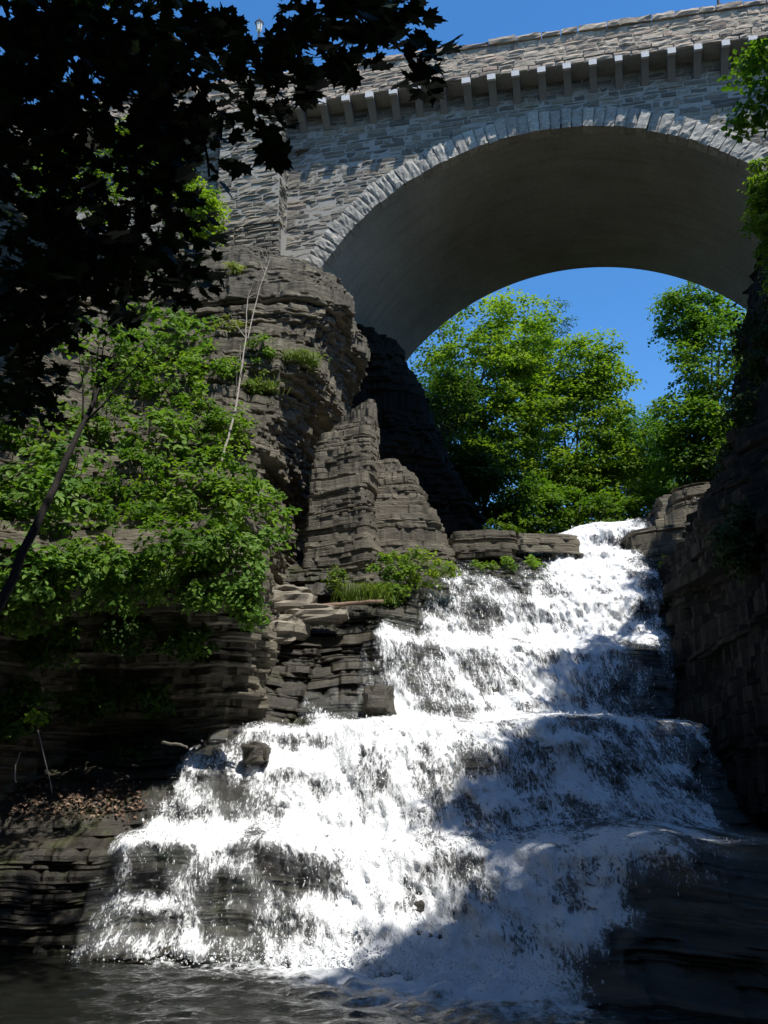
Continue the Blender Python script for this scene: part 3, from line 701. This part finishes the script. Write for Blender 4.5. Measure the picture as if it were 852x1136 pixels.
# lamps on the parapet
def lamp(u, label):
    base = np.array([6.15 + u * math.cos(BA) - .68 * math.sin(BA), 33 - u * math.sin(BA) - .68 * math.cos(BA), 31.72])
    t = thing('street_lamp', label, 'street lamp', base, -BA, 'lamps along the bridge parapet')
    a = MB(); a.tube([(0,0,-.02),(0,0,.3),(0,0,.32),(0,0,2.55)], [.11,.11,.055,.045], 10, .5); a.build('post', M['iron'], t)
    a = MB(); a.tube([(0,0,2.55),(0,0,2.62),(0,0,2.98)], [.06,.11,.16], 8, .5); ln = a.build('lantern', M['lamp_glass'], t)
    a = MB(); a.tube([(0,0,2.98),(0,0,3.02),(0,0,3.14),(0,0,3.3)], [.2,.19,.06,.01], 8, .5); a.build('cap', M['iron'], t)
    for k in range(4):
        an = k * math.pi / 2 + .78; a = MB(); a.tube([(.11*math.cos(an), .11*math.sin(an), 2.6), (.165*math.cos(an), .165*math.sin(an), 3.)], .012, 5, .5); a.build('lantern_bar', M['iron'], ln)
lamp(-11.6, 'dark iron lamp with milky lantern glimpsed between the maple leaves')
lamp(7.0, 'dark lamp post standing on the clear stretch of parapet')

# ------------------------------------------------------------------ foliage
OVATE = (np.array([(0,0,0),(.26,.28,.05),(.27,.62,.06),(0,1.05,-.05),(-.27,.62,.06),(-.26,.28,.05)]), [(0,1,2,3),(0,3,4,5)])
DIAM = (np.array([(0,0,0),(.38,.5,.06),(0,1.,-.06),(-.38,.5,.06)]), [(0,1,2,3)])
_ml = [(0,-.02),(.14,.06),(.42,-.02),(.36,.14),(.60,.26),(.50,.34),(.66,.58),(.44,.54),(.40,.66),(.24,.52),(.20,.82),(.11,.80),(0,1.08)]
_ml = _ml + [(-x, y) for x, y in _ml[-2:0:-1]]
MAPLE = (np.array([(0,.3,0)] + [(x, y, .10 * abs(x) - .06 * y * y) for x, y in _ml]), [(0, 1 + i, 1 + (i + 1) % len(_ml)) for i in range(len(_ml))])
def leaves(mb, c, nrm, size, shape, r, tint):
    "one leaf per centre, blade in the plane of nrm, heading at random"
    n = len(c); sv, sf = shape
    nrm = nrm / (np.linalg.norm(nrm, axis=1)[:, None] + 1e-9)
    h = r.normal(size=(n, 3)); t = h - (h * nrm).sum(1)[:, None] * nrm; t /= np.linalg.norm(t, axis=1)[:, None] + 1e-9
    b = np.cross(nrm, t)
    sz = np.broadcast_to(size, (n,))[:, None, None]
    v = c[:, None] + sz * (sv[None, :, :1] * b[:, None] + sv[None, :, 1:2] * t[:, None] + sv[None, :, 2:] * nrm[:, None])
    f = np.array(sf)[None] + len(sv) * np.arange(n)[:, None, None]
    mb.add(v.reshape(-1, 3), f.reshape(-1, f.shape[-1]), np.repeat(tint, len(sv)))
def sprays(mb, cen, rad, per, size, shape, r, flat=.35, out=None, up=1.2, droop=.25, tintw=.72):
    "leaf sprays: flattened layered clumps round each centre"
    k = len(cen); ctint = r.random(k)
    per_k = np.maximum(3, (per * r.uniform(.6, 1.4, k)).astype(int)); idx = np.repeat(np.arange(k), per_k); n = len(idx)
    rad_k = np.broadcast_to(rad, (k,)) * r.uniform(.6, 1.25, k)
    d = r.normal(size=(n, 3)); d /= np.linalg.norm(d, axis=1)[:, None]; d *= (r.random(n) ** .5)[:, None]
    rr = rad_k[idx][:, None]
    off = d * rr * np.array([1, 1, flat]); off[:, 2] -= droop * (d[:, 0]**2 + d[:, 1]**2) * rr[:, 0]
    c = cen[idx] + off
    nr = np.array([0, 0, up]) + .55 * r.normal(size=(n, 3)) + .5 * d * np.array([1, 1, .3])
    if out is not None: nr = nr + out[idx] * .5
    tint = np.clip(tintw * ctint[idx] + (1 - tintw) * r.random(n), 0, 1)
    leaves(mb, c, nr, size * r.uniform(.65, 1.25, n), shape, r, tint)
def wiggle(a, b, n, amp, r):
    a, b = np.asarray(a, float), np.asarray(b, float); t = np.linspace(0, 1, n)[:, None]
    w = np.cumsum(r.normal(size=(n, 3)), 0) * amp; w -= t * w[-1]; w[0] = 0
    return a * (1 - t) + b * t + w
def tree(label, base, crowns, seed, leaf, lsize, nspray, per, srad, trunk_r=.22, name='broadleaf_tree', bark='bark_grey', flat=.35, group=None, shape=DIAM, shell=.45, trunk_top=None):
    "crowns: list of (centre, radii, weight)"
    r = np.random.default_rng(seed); base = np.asarray(base, float)
    t = thing(name, label, 'tree', base, 0, group)
    cr = [(np.asarray(c, float), np.asarray(q, float), w) for c, q, w in crowns]
    top = cr[0][0] + (0, 0, cr[0][1][2] * .55) if trunk_top is None else np.asarray(trunk_top, float)
    tr = MB(); path = wiggle(base, top, 12, .06 * np.linalg.norm(top - base) / 12, r) - base
    tr.tube(path, np.linspace(trunk_r, trunk_r * .12, 12), 9, .5, .05)
    cen, outv = [], []
    wsum = sum(w for _, _, w in cr)
    for c, q, w in cr:
        k = int(nspray * w / wsum); d = r.normal(size=(k, 3)); d /= np.linalg.norm(d, axis=1)[:, None]
        rad = shell + (1 - shell) * r.random(k) ** .6
        bulge = 1 + .34 * fbm(d[:, 0] * 2.6, d[:, 1] * 2.6, d[:, 2] * 2.6, seed + 3, 3)
        cen.append(c + d * q * (rad * bulge)[:, None]); outv.append(d)
    cen = np.concatenate(cen); outv = np.concatenate(outv)
    for i in r.choice(len(cen), min(46, len(cen)), replace=False):
        p0 = path[int(np.clip(r.uniform(3, 10), 0, 11))]
        tr.tube(wiggle(p0, (cen[i] - base) * .97 + p0 * .03, 7, .05, r), np.linspace(trunk_r * .3, .012, 7), 5, .5)
    tr.build('trunk', M[bark], t, smooth=True)
    lf = MB(); sprays(lf, cen - base, srad, per, lsize, shape, r, flat, outv)
    lf.build('crown', M[leaf], t)
    return t
# trees of the valley beyond the arch
tree('tall dense maple left of the sky gap, crown touching the arch', (5.5, 60, 14.0), [(P(525,425,58), (3.6,3.4,5.8), 1.2), (P(572,375,58), (2.6,2.6,3.2), .7), (P(500,480,58), (2.6,2.4,3.8), .6), (P(560,480,57), (2.2,2.2,3.4), .6)], 401, 'leaf_far', .24, 560, 58, 1.0, .3, flat=.33)
tree('bright middle maple whose crown tapers down to the right', (11.4, 58, 11.5), [(P(640,475,57), (3.9,2.8,4.4), 1.3), (P(655,410,57), (2.3,1.8,2.6), .55), (P(700,525,56), (2.3,2.0,2.8), .6), (P(625,545,56), (3.0,2.,2.6), .7)], 402, 'leaf_far', .23, 640, 58, .95, .2, flat=.33)
tree('low young maple leaning over the stream behind the lip', (9.6, 55, 11), [(P(600,570,54), (2.6,2.0,1.9), 1.), (P(680,575,54), (2.7,1.8,1.7), .8), (P(552,588,53), (2.4,1.8,1.6), .6), (P(730,575,54), (1.8,1.6,1.8), .5)], 403, 'leaf_far_mid', .20, 380, 52, .8, .09, flat=.33)
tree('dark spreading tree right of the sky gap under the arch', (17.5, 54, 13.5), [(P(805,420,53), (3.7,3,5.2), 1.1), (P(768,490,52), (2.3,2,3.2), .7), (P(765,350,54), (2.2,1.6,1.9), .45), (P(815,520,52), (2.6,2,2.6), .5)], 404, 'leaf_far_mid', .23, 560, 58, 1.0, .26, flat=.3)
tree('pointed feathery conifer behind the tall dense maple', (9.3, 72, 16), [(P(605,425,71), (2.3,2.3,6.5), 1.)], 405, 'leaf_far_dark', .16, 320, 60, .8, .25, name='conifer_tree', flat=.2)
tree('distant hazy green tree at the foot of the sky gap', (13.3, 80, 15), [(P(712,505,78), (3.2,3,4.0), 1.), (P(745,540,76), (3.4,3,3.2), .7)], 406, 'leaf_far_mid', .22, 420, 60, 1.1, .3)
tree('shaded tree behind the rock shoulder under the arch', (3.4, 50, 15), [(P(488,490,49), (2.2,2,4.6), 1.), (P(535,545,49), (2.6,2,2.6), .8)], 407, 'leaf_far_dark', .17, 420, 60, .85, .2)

def shrub(label, base, clumps, seed, leaf='leaf_shrub', size=.11, per=34, srad=.32, name='shrub', group=None, flat=.5, shape=OVATE, nst=9, up=1.0, cat='shrub', n=26, stem='bark_grey', sr=.016):
    r = np.random.default_rng(seed); base = np.asarray(base, float)
    t = thing(name, label, cat, base, 0, group)
    cen, out = [], []
    for c, q, w in clumps:
        k = int(n * w); d = r.normal(size=(k, 3)); d /= np.linalg.norm(d, axis=1)[:, None]
        cen.append(np.asarray(c, float) + d * np.asarray(q) * (.35 + .65 * r.random(k) ** .5)[:, None]); out.append(d)
    cen = np.concatenate(cen) - base; out = np.concatenate(out)
    st = MB()
    for i in r.choice(len(cen), min(nst * len(clumps), len(cen)), replace=False):
        st.tube(wiggle(np.zeros(3), cen[i], 7, .04, r), np.linspace(sr, .004, 7), 5, .5)
    st.build('stem', M[stem], t, smooth=True)
    lf = MB(); sprays(lf, cen, srad, per, size, shape, r, flat, out + np.array([0, -.5, 0]), up)
    lf.build('foliage', M[leaf], t)
    return t
def on(b, px, py, lift=0.):
    "point of that rock surface lying in the direction of a place in the photograph"
    d = Vector(P(px, py, 10.)) - Vector((0, 0, ZC)); d.normalize()
    h = b.ray_cast(Vector((0, 0, ZC)), d, 90)[0]
    if h is None: return P(px, py, 24)
    return np.array(h - d * lift)
tree('round ivy covered stump at the edge of the bridge shadow', P(540,580,50), [(P(533,522,50), (1.25,1.1,1.6), 1.)], 408, 'leaf_far', .13, 200, 55, .42, .18, name='ivy_stump', flat=.6)
# shrubs on the left slope: (px, py, half width px, half height px)
SH = [
 (40,470,50,40,'shrub in half shade under the black maple boughs at the far left edge'),
 (50,560,55,45,'bushy shrub at the photo edge behind the leaning trunk'),
 (130,560,50,40,'wide leafy shrub just right of the leaning trunk'),
 (205,545,45,40,'leafy shrub in the middle of the green slope'),
 (170,490,45,35,'shrub below the bare rock strip on the slope'),
 (225,480,42,36,'shrub directly below the bleached sapling foot'),
 (195,425,42,36,'round dark leaved shrub halfway up the cliff'),
 (205,370,40,30,'uppermost shrub on the cliff beside the yellow fern'),
 (150,420,36,34,'shrub behind the top of the leaning trunk'),
 (265,560,40,34,'shrub overhanging the cliff edge on the right'),
 (290,585,34,36,'outermost shrub of the slope above the dark overhang'),
 (210,600,55,34,'low shrub fringing the dark cliff edge'),
 (120,620,60,34,'low dense shrub hanging over the black rock face'),
 (35,640,45,38,'drooping shrub at the lower left edge of the slope'),
 (110,470,40,34,'thin shrub on the bare rock strip'),
 (245,520,38,30,'bright shrub between the sapling and the cliff edge'),
 (160,385,40,30,'shrub on the high ledge right behind the leaning tree crown'),
 (205,465,36,30,'shrub filling the hollow below the round dark one'),
 (225,405,26,28,'narrow shrub close left of the sapling top'),
 (75,515,50,34,'low shrub on the dusty slope left of the bare rock strip'),
 (150,530,44,30,'feathery shrub under the bare rock strip'),
 (255,470,26,26,'small shrub at the very foot of the sapling'),
 (20,545,40,40,'shrub cut by the left photo edge, above the drooping one'),
]
for i, (px, py, hw, hh, lab) in enumerate(SH):
    q = on(cliff_bvh, px, py + hh * .4, .15); Y = q[1]; m_ = Y / 1060.
    c = P(px, py, Y - .45)
    shrub(lab, q + (0, .3, -.1), [(c, (hw*m_, .65, hh*m_*1.05), 1.)], 500 + i, ('leaf_shrub', 'leaf_ivy', 'leaf_far_mid')[i % 3], size=(.15, .19, .125)[i % 3], per=(26, 20, 34)[i % 3], srad=(.30, .36, .27)[i % 3], n=int(11 + hw * hh / 95), group='shrubs on the green slope')
# hanging vines
for i, (px, py, hw, hh, lab) in enumerate([(265,635,26,40,'leafy vine hanging off the overhang tip'), (225,650,22,26,'short leafy vine hanging left of the long vine'), (300,570,22,30,'vine draped round the outer corner of the slope'),
    (185,640,34,26,'broad vine curtain over the middle of the dark overhang'), (135,655,34,26,'loose vine curtain right of the leaning trunk foot'), (85,650,34,30,'vine curtain behind the foot of the leaning trunk'), (30,680,34,26,'lowest vine at the left photo edge'), (275,668,16,24,'tip of vine reaching lowest over the overhang'), (235,610,30,26,'vine mat just above the hanging vines')]):
    q = on(cliff_bvh, px, py - hh, .1); Y = 19.2 if i != 2 else q[1]; m_ = Y / 1070.
    c = P(px, py, Y - .3); q = c + (0, .2, hh * m_)
    shrub(lab, q, [(c, (hw*m_, .25, hh*m_), 1.)], 540 + i, 'leaf_ivy', .12, 34, .22, 'vine', 'vines hanging from the slope', .7, n=26, up=.35, cat='vine', sr=.01)
# small plants by the falls
for i, (px, py, Y, hw, hh, leaf, lab) in enumerate([
    (468,630,25.8,42,24,'leaf_far','bright leafy bush growing beside the top left of the falls'),
    (432,642,25.4,22,30,'leaf_shrub','upright weedy plant between the bush and the grass'),
    (560,585,37.0,30,16,'leaf_far','low leafy bush in front of the shaded rock behind the lip'),
    (745,622,27.6,10,6,'fern','small yellow green tuft on the ledge at the right of the falls'),
    (570,625,27.6,45,5,'leaf_shrub','thin fringe of weeds under the dark lip slab'),
    (372,640,25.5,8,8,'grass','tiny green plant at the foot of the tall slab')]):
    m_ = Y / 1075.; c = P(px, py, Y)
    shrub(lab, c + (0, .25, -hh*m_ - .1), [(c, (hw*m_, .4, hh*m_), 1.)], 560 + i, leaf, .10, 30, .22, 'weed', None, .6, cat='plant', n=int(8 + hw*hh/24), nst=14)
# plants on the nose and by the buttress
for i, (px, py, hw, hh, leaf, lab) in enumerate([
    (255,362,22,12,'fern','yellow green fern patch on the cliff ledge'),
    (290,385,17,22,'leaf_shrub','bushy green plant right of the bleached sapling'),
    (335,398,26,10,'grass','green plant cushion on the nose of the cliff'),
    (287,425,20,14,'grass','grassy plant below the bushy one on the cliff'),
    (255,410,14,18,'leaf_shrub','small plant on the cliff left of the sapling'),
    (262,300,12,10,'fern','plant at the foot of the stone buttress')]):
    q = on(cliff_bvh, px, py, .12); m_ = q[1] / 1030.
    shrub(lab, q + (0, .3, -.15), [(q, (hw*m_, .35, hh*m_), 1.)], 580 + i, leaf, .10, 26, .22, 'cliff_plant', None, .6, cat='plant', n=int(9 + hw*hh/36), nst=10)
def tuft(label, base, n, h, spread, seed):
    r = np.random.default_rng(seed); m = MB()
    a = r.uniform(0, 6.283, n); lean = r.uniform(.15, 1.5, n); hh = h * r.uniform(.5, 1.1, n)
    p0 = np.c_[r.normal(size=n) * spread, r.normal(size=n) * spread * .5, np.zeros(n)]
    d = np.c_[np.cos(a), np.sin(a), np.zeros(n)]; sd_ = np.c_[-np.sin(a), np.cos(a), np.zeros(n)] * .008
    mid = p0 + d * (lean * hh * .35)[:, None] + np.c_[np.zeros((n, 2)), hh * .65]; tip = p0 + d * (lean * hh)[:, None] + np.c_[np.zeros((n, 2)), hh * (1 - .35 * lean)]
    v = np.stack([p0 - sd_, p0 + sd_, mid + sd_, mid - sd_, tip], 1)
    k = 5 * np.arange(n)[:, None]
    m.add(v.reshape(-1, 3), [np.array([[0,1,2,3]]) + k, np.array([[3,2,4]]) + k], np.repeat(r.random(n), 5))
    o = m.build('grass_tuft', M['grass'], smooth=False); o.location = base
    return tag(o, label, 'grass')
tuft('feathery grass tuft above the fallen log', P(405,668,24.6), 380, .62, .30, 1)
tuft('thin grass tuft on the cliff nose', on(cliff_bvh, 330, 402, .05), 260, .45, .3, 2)
tuft('grass tuft below the bushy cliff plant', on(cliff_bvh, 288, 436, .05), 260, .5, .25, 3)
tuft('small grass tuft beside the pale boulder', P(350,688,24.2), 90, .3, .15, 4)

# leaning tree on the left
b0, b1 = P(-12,690,14.6), P(128,392,16.2)
r_ = np.random.default_rng(9)
lt = thing('leaning_tree', 'slender dark trunk leaning right across the green slope, leafy at its top', 'tree', b0)
m1 = MB(); lp = wiggle(b0, b1, 14, .025, r_); m1.tube(lp - b0, np.linspace(.085, .03, 14), 9, .5, .04)
cl = [P(x, y, 16.0) for x, y in ((110,372),(150,352),(140,385),(95,395),(175,368),(120,345),(205,358),(160,400),(85,360),(100,430),(130,415))]
for c in cl: m1.tube(wiggle(lp[r_.integers(9, 13)], c, 6, .03, r_) - b0, np.linspace(.022, .005, 6), 5, .5)
m1.build('trunk', M['bark'], lt, smooth=True)
m1 = MB(); cc = np.concatenate([c + r_.normal(size=(5, 3)) * (.28, .3, .16) for c in cl]) - b0
sprays(m1, cc, .26, 16, .13, OVATE, r_, .5, None, 1.0); m1.build('crown', M['leaf_ivy'], lt)

# bleached saplings against the cliff
def sapling(label, pts, rad, seed, twigs):
    r = np.random.default_rng(seed); w = np.concatenate([wiggle(a, b, 6, .015, r)[:-1] for a, b in zip(pts[:-1], pts[1:])] + [np.array([pts[-1]])])
    t = thing('dead_sapling', label, 'tree', w[0]); m = MB()
    m.tube(w - w[0], np.linspace(rad, rad * .3, len(w)), 6, .5); tk = m.build('trunk', M['bark_pale'], t)
    for _ in range(twigs):
        a = w[r.integers(len(w) // 3, len(w))]; b = a + r.normal(size=3) * (.3, .15, .1) + (0, -.05, .55)
        m = MB(); m.tube(wiggle(a, b, 5, .02, r) - w[0], np.linspace(.014, .004, 5), 4, .5); m.build('twig', M['bark_pale'], tk)
sapling('tall bleached dead sapling leaning up the cliff face', [P(246,512,23.0), P(262,450,23.6), P(273,375,24.4), P(275,330,24.8)], .032, 31, 6)
sapling('thin dead stem at the foot of the buttress', [P(275,375,25.5), P(288,320,26.0), P(300,285,26.4)], .018, 33, 5)

# fallen log, boulders, dead branches, leaf litter
def simple_log(name, label, pts, rad, material='log', cat='log'):
    r = np.random.default_rng(len(label)); m = MB()
    m.tube(wiggle(pts[0], pts[1], 10, .012, r), np.linspace(rad, rad * .7, 10), 9, .5, .06)
    return tag(m.build(name, M[material], smooth=True), label, cat)
simple_log('fallen_log', 'reddish brown log lying under the grass tuft', [P(352,673,24.0), P(425,667,24.4)], .06)
simple_log('driftwood', 'grey driftwood stick on the rock shelf beside the left stream', [P(180,824,19.0), P(208,830,18.9)], .028, 'bark_grey')
m1 = MB(); r = np.random.default_rng(77)
pts = np.array([P(770,552,23.5), P(800,580,23.0), P(815,610,22.6), P(822,640,22.2)]); m1.tube(pts, [.03,.028,.022,.012], 6, .5)
tag(m1.build('dead_branch', M['bark_grey'], smooth=True), 'curved dead branch hanging down the dark right wall', 'branch')
for i, (a, b, lab) in enumerate([(P(42,810,17.2), P(58,880,17.0), 'thin bare stem standing in the dry leaf litter'), (P(18,868,17.0), P(22,835,17.1), 'short bare twig beside the leaf litter')]):
    m1 = MB(); m1.tube(wiggle(a, b, 6, .02, r), [.012,.012,.011,.01,.008,.006], 5, .5); tag(m1.build('bare_stem', M['bark_pale']), lab, 'stem')
def boulder(label, c, rad, seed, material='shale_pale'):
    th, ph = np.meshgrid(np.linspace(0, 2*np.pi, 28, endpoint=False), np.linspace(-np.pi/2, np.pi/2, 16)); d = np.stack([np.cos(ph)*np.cos(th), np.cos(ph)*np.sin(th), np.sin(ph)], -1)
    k = 1 + .28 * fbm(d[..., 0]*1.6 + seed, d[..., 1]*1.6, d[..., 2]*2.6, seed, 4); d = np.sign(d) * np.abs(d) ** .62
    m = MB(); m.add((d * k[..., None] * np.asarray(rad) + np.asarray(c)).reshape(-1, 3), grid_faces(16, 28, True), .9)
    return tag(m.build('boulder', M[material]), label, 'boulder')
boulder('pale slanted boulder above the stepped rock', P(352,683,24.0), (.75,.5,.22), 3)
boulder('pale fractured boulder below the cliff nose', P(318,668,24.2), (.65,.6,.30), 5)
boulder('pale rubble boulder lowest at the cliff nose', P(312,700,23.8), (.55,.5,.35), 8)
boulder('wet dark boulder at the edge of the upper plunge', P(420,782,22.4), (.36,.4,.38), 12, 'shale_wet')
boulder('blocky dark boulder splitting the left top stream', P(285,838,20.2), (.27,.4,.24), 15, 'shale_wet')
r = np.random.default_rng(55); m1 = MB()
hp = []
for _ in range(900):
    x, y = r.uniform(10, 160), r.uniform(868, 905) + r.normal() * 5; hp.append(on(bed_bvh, x, y, .02))
hp = np.array(hp); hp = hp[hp[:, 1] < 21]
leaves(m1, hp + r.normal(size=hp.shape) * (.05,.05,.015), np.array([0,-.3,1]) + .5 * r.normal(size=hp.shape), .08, OVATE, r, r.random(len(hp)))
tag(m1.build('leaf_litter', M['dryleaf']), 'pinkish brown dry leaf litter on the left bank', 'leaf litter', kind='stuff')

# ------------------------------------------------------------------ overhead maple in deep shade
r = np.random.default_rng(90)
mroot = np.array([-7.2, 2.5, 3.0])
mt = thing('maple_tree', 'black silhouetted maple boughs hanging into the top left', 'tree', mroot)
br = MB(); br.tube(wiggle(mroot, (-5.4, 3.2, 17), 12, .08, r) - mroot, np.linspace(.34, .12, 12), 10, .5, .04)
boughs = [((-5.9,2.9,9), P(240,20,4.6)), ((-6.2,2.8,7.5), P(120,150,5.2)), ((-6.2,2.8,6.5), P(80,260,6.0)), ((-5.8,3.0,9.6), P(420,20,4.4)), ((-6,3,10), P(60,20,5)), (P(225,10,4.5), P(232,195,4.3))]
mtr = br.build('trunk', M['bark'], mt, smooth=True)
for a, b in boughs:
    br = MB(); br.tube(wiggle(a, b, 9, .05, r) - mroot, np.linspace(.05 if a[0] < -5 else .012, .007, 9), 6, .5); br.build('branch', M['bark'], mtr, smooth=True)
lf = MB()
def blob(px, py, hw, hh, Y, dY, n, size=.13):
    q = np.array([P(px + hw * x, py + hh * y, Y + dY * k) for x, y, k in zip(r.normal(size=n) * .55, r.normal(size=n) * .55, r.uniform(-1, 1, n))]) - mroot
    w_ = q + mroot - (0, 0, ZC); t_ = P(290, 20, 10.) - (0, 0, ZC)
    q = q[(w_ @ t_) / np.linalg.norm(w_, axis=1) / np.linalg.norm(t_) < math.cos(.021)]; n = len(q)      # the gap that shows the lantern
    nr = np.array([.1, -.35, .9]) + .55 * r.normal(size=q.shape)
    leaves(lf, q, nr, size * r.uniform(.55, 1.15, n), MAPLE, r, r.random(n))
for a in [(70,40,110,70,5.0,.9,420), (60,150,100,80,5.6,1.,390), (60,250,95,75,6.2,1.,370), (150,120,80,80,5.2,.8,240), (40,330,70,60,6.6,.8,260), (110,300,60,50,6.4,.8,200), (185,60,70,50,4.8,.6,170),
          (180,210,50,80,5.6,.7,210), (150,290,60,45,6.0,.7,170), (210,300,26,30,5.6,.4,36), (215,150,36,45,5.0,.4,50), (35,350,50,45,6.6,.8,230), (25,430,40,45,7.0,.8,190), (30,70,60,60,5.4,.8,150), (20,140,50,60,5.8,.8,120),
          (265,40,50,40,4.5,.4,70), (300,70,60,40,4.4,.4,60), (330,30,60,26,4.3,.4,55), (395,15,60,18,4.2,.4,60), (440,25,36,26,4.2,.3,28), (480,50,20,20,4.1,.2,12), (470,92,28,22,4.1,.2,16), (395,65,40,26,4.2,.3,26),
          (300,130,22,34,4.3,.2,22), (305,165,16,16,4.3,.2,8), (255,125,22,26,4.5,.3,16), (200,330,14,12,5.6,.2,10), (345,95,30,24,4.3,.2,14)]:
    blob(*a)
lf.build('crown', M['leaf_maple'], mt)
# unseen upper crown, added above the frame to shade the boughs and leaning trunk
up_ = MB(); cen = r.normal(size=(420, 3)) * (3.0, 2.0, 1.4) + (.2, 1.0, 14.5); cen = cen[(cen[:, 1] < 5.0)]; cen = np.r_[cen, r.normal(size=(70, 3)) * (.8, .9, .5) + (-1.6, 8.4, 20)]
sprays(up_, cen - mroot, .9, 55, .22, DIAM, r, .4); up_.build('added_shade_crown', M['leaf_maple'], mt)

# bush by the bridge's left end, tree spray at the top right, added shade trees on the right rim
shrub('sunlit bush between the black maple and the buttress', P(228,250,33), [(P(225,240,33), (.7,.8,1.3), 1.), (P(190,200,33), (1.2,.8,1.6), 1.), (P(80,210,30), (2.,1,1.6), 1.2), (P(160,160,33), (1.4,.8,1.2), .8)], 701, 'leaf_far', .17, 44, .5, n=60, flat=.4)
shrub('leafy spray hanging in front of the right arch end', P(852,180,25), [(P(848,205,24.5), (.5,.7,.8), 1.), (P(850,245,24.5), (.45,.6,.9), 1.), (P(862,300,24.5), (.45,.6,1.2), .8)], 702, 'leaf_far', .12, 50, .35, name='hanging_bush', n=34)
def shade_rim_tree(label, sx, sy, h, q, seed, n=230, bx_=None):
    "crown standing on the sun line of ground point (sx, sy), h metres up"
    c = (sx + .266 * h, sy - .409 * h, h)
    return tree(label, (max(c[0] + 1.5, 13.4), c[1] + .5, 22), [(c, q, 1.)], seed, 'leaf_far_dark', .34, n, 50, 1.0, .28, shell=.15)
tree('tree on the right rim whose leaves brush the parapet corner', (13.5, 24, 21), [(P(838,55,19.5), (.6, 1.2, .5), .07), (P(848,110,19.5), (.6, 1.2, .8), .10), ((13.2, 19.5, 24.4), (1.9, 2.2, 2.6), 1.)], 711, 'leaf_far_mid', .17, 150, 40, .6, .22, shell=.2)
for i, (sx, sy, h, q, lab) in enumerate([  # unseen trees, placed so their shade lies across falls, pool and right wall
    (1.7, 14.4, 26, (2.5,2.0,2.2), 'added shade tree leaning over the pool from the right rim, out of frame'),
    (3.1, 19.4, 26, (2.1,2.2,2.0), 'second unseen tree added along the right rim for shade'),
    (4.9, 24.6, 26, (2.0,2.2,2.0), 'third unseen tree added along the right rim for shade'),
    (7.2, 29.8, 26, (1.9,2.0,2.0), 'fourth unseen tree added along the right rim for shade, nearest the bridge'),
    (6.0, 18.3, 27, (2.6,2.8,2.2), 'added shade tree behind the second rim tree'),
    (8.6, 25.5, 27, (2.6,2.8,2.2), 'added shade tree behind the third rim tree'),
    (6.0, 13.0, 27, (2.8,2.8,2.2), 'added shade tree on the rim right above the camera side of the pool')]):
    shade_rim_tree(lab, sx, sy, h, q, 712 + i)
# unseen woods added behind the camera to block skylight
for i, (x, y, z) in enumerate([(-7,-9,18), (0,-13,17), (7,-8,19), (-8,-20,18), (5,-20,17), (-2,-27,18), (11,-16,19)]):
    tree(['added sky-blocking tree behind the camera on the left bank','added sky-blocking tree straight behind the camera','added sky-blocking tree behind the camera on the right bank','far added sky-blocking tree downstream on the left bank','far added sky-blocking tree downstream right of the middle','farthest added sky-blocking tree downstream','added sky-blocking tree high on the right bank downstream'][i], (x * 1.3, y, 0), [((x, y, z), (5, 5, 6.5), 1.)], 740 + i, 'leaf_far_dark', .6, 330, 50, 1.4, .35, shell=.1)
# canopies added on the left rim to block skylight, behind the black maple
for i, (x, y, h, lab) in enumerate([(-9,15,28,'added sky-blocking left rim tree above the green slope'), (-8.5,5,27,'added sky-blocking left rim tree beside the camera'), (-11,22,29.5,'added sky-blocking left rim tree next to the bridge end'), (-9,-4,26,'added sky-blocking left rim tree behind the camera'), (-6.5,10,31,'tallest added sky-blocking left rim tree leaning over the gorge'), (-14,12,31,'added sky-blocking left rim tree farther back from the edge'), (-4.5,2,31,'leaning added sky-blocking left rim tree above the camera')]):
    tree(lab, (min(x - 4, -16), y, 22.5), [((x, y, h), (3.6,3.8,3.2), 1.)], 760 + i, 'leaf_far_dark', .5, 300, 50, 1.2, .3, shell=.15)
# dark growth hanging on the shaded right wall
for i, (px, py, Y, hw, hh, lab) in enumerate([(838,385,23.5,26,60,'dark bush hanging high on the shaded right cliff below the arch'), (835,470,22.5,30,45,'dark bush in the middle of the shaded right cliff'), (812,520,23.5,18,24,'small dark bush above the flat grey slabs'), (830,600,20,36,40,'dark bush low on the shaded right cliff')]):
    m_ = Y / 1050.; c = P(px, py, Y)
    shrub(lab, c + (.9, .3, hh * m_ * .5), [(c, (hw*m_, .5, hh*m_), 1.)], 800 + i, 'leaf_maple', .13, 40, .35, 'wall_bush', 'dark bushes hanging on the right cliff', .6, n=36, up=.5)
# dark growth clinging to the shaded face under the green slope
for i, (px, py, hw, hh, lab) in enumerate([(60,715,40,30,'shaded bush on the dark cliff left of the leaning trunk foot'), (140,705,36,26,'shaded bush clinging to the middle of the dark overhang'), (212,712,30,26,'shaded bush under the tip of the hanging vine'), (100,775,34,26,'shaded bush low on the dark cliff above the leaf litter'), (28,790,32,34,'shaded bush at the photo edge beside the leaf litter'), (165,775,28,22,'small shaded bush above the grey driftwood stick'), (150,835,30,18,'shaded bush sprawling beside the leaf litter')]):
    q = on(cliff_bvh, px, py, .1); m_ = q[1] / 1110.
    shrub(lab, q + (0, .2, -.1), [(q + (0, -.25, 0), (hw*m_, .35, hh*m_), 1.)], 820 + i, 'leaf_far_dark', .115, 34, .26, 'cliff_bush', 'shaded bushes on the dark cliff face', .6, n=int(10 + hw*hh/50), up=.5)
shrub('tiny bright sprig catching sun on the dark cliff above the bare stem', P(42,800,17.0), [(P(40,795,16.9), (.16,.15,.2), 1.)], 830, 'leaf_far', .10, 14, .12, 'sprig', None, .6, cat='plant', n=7)
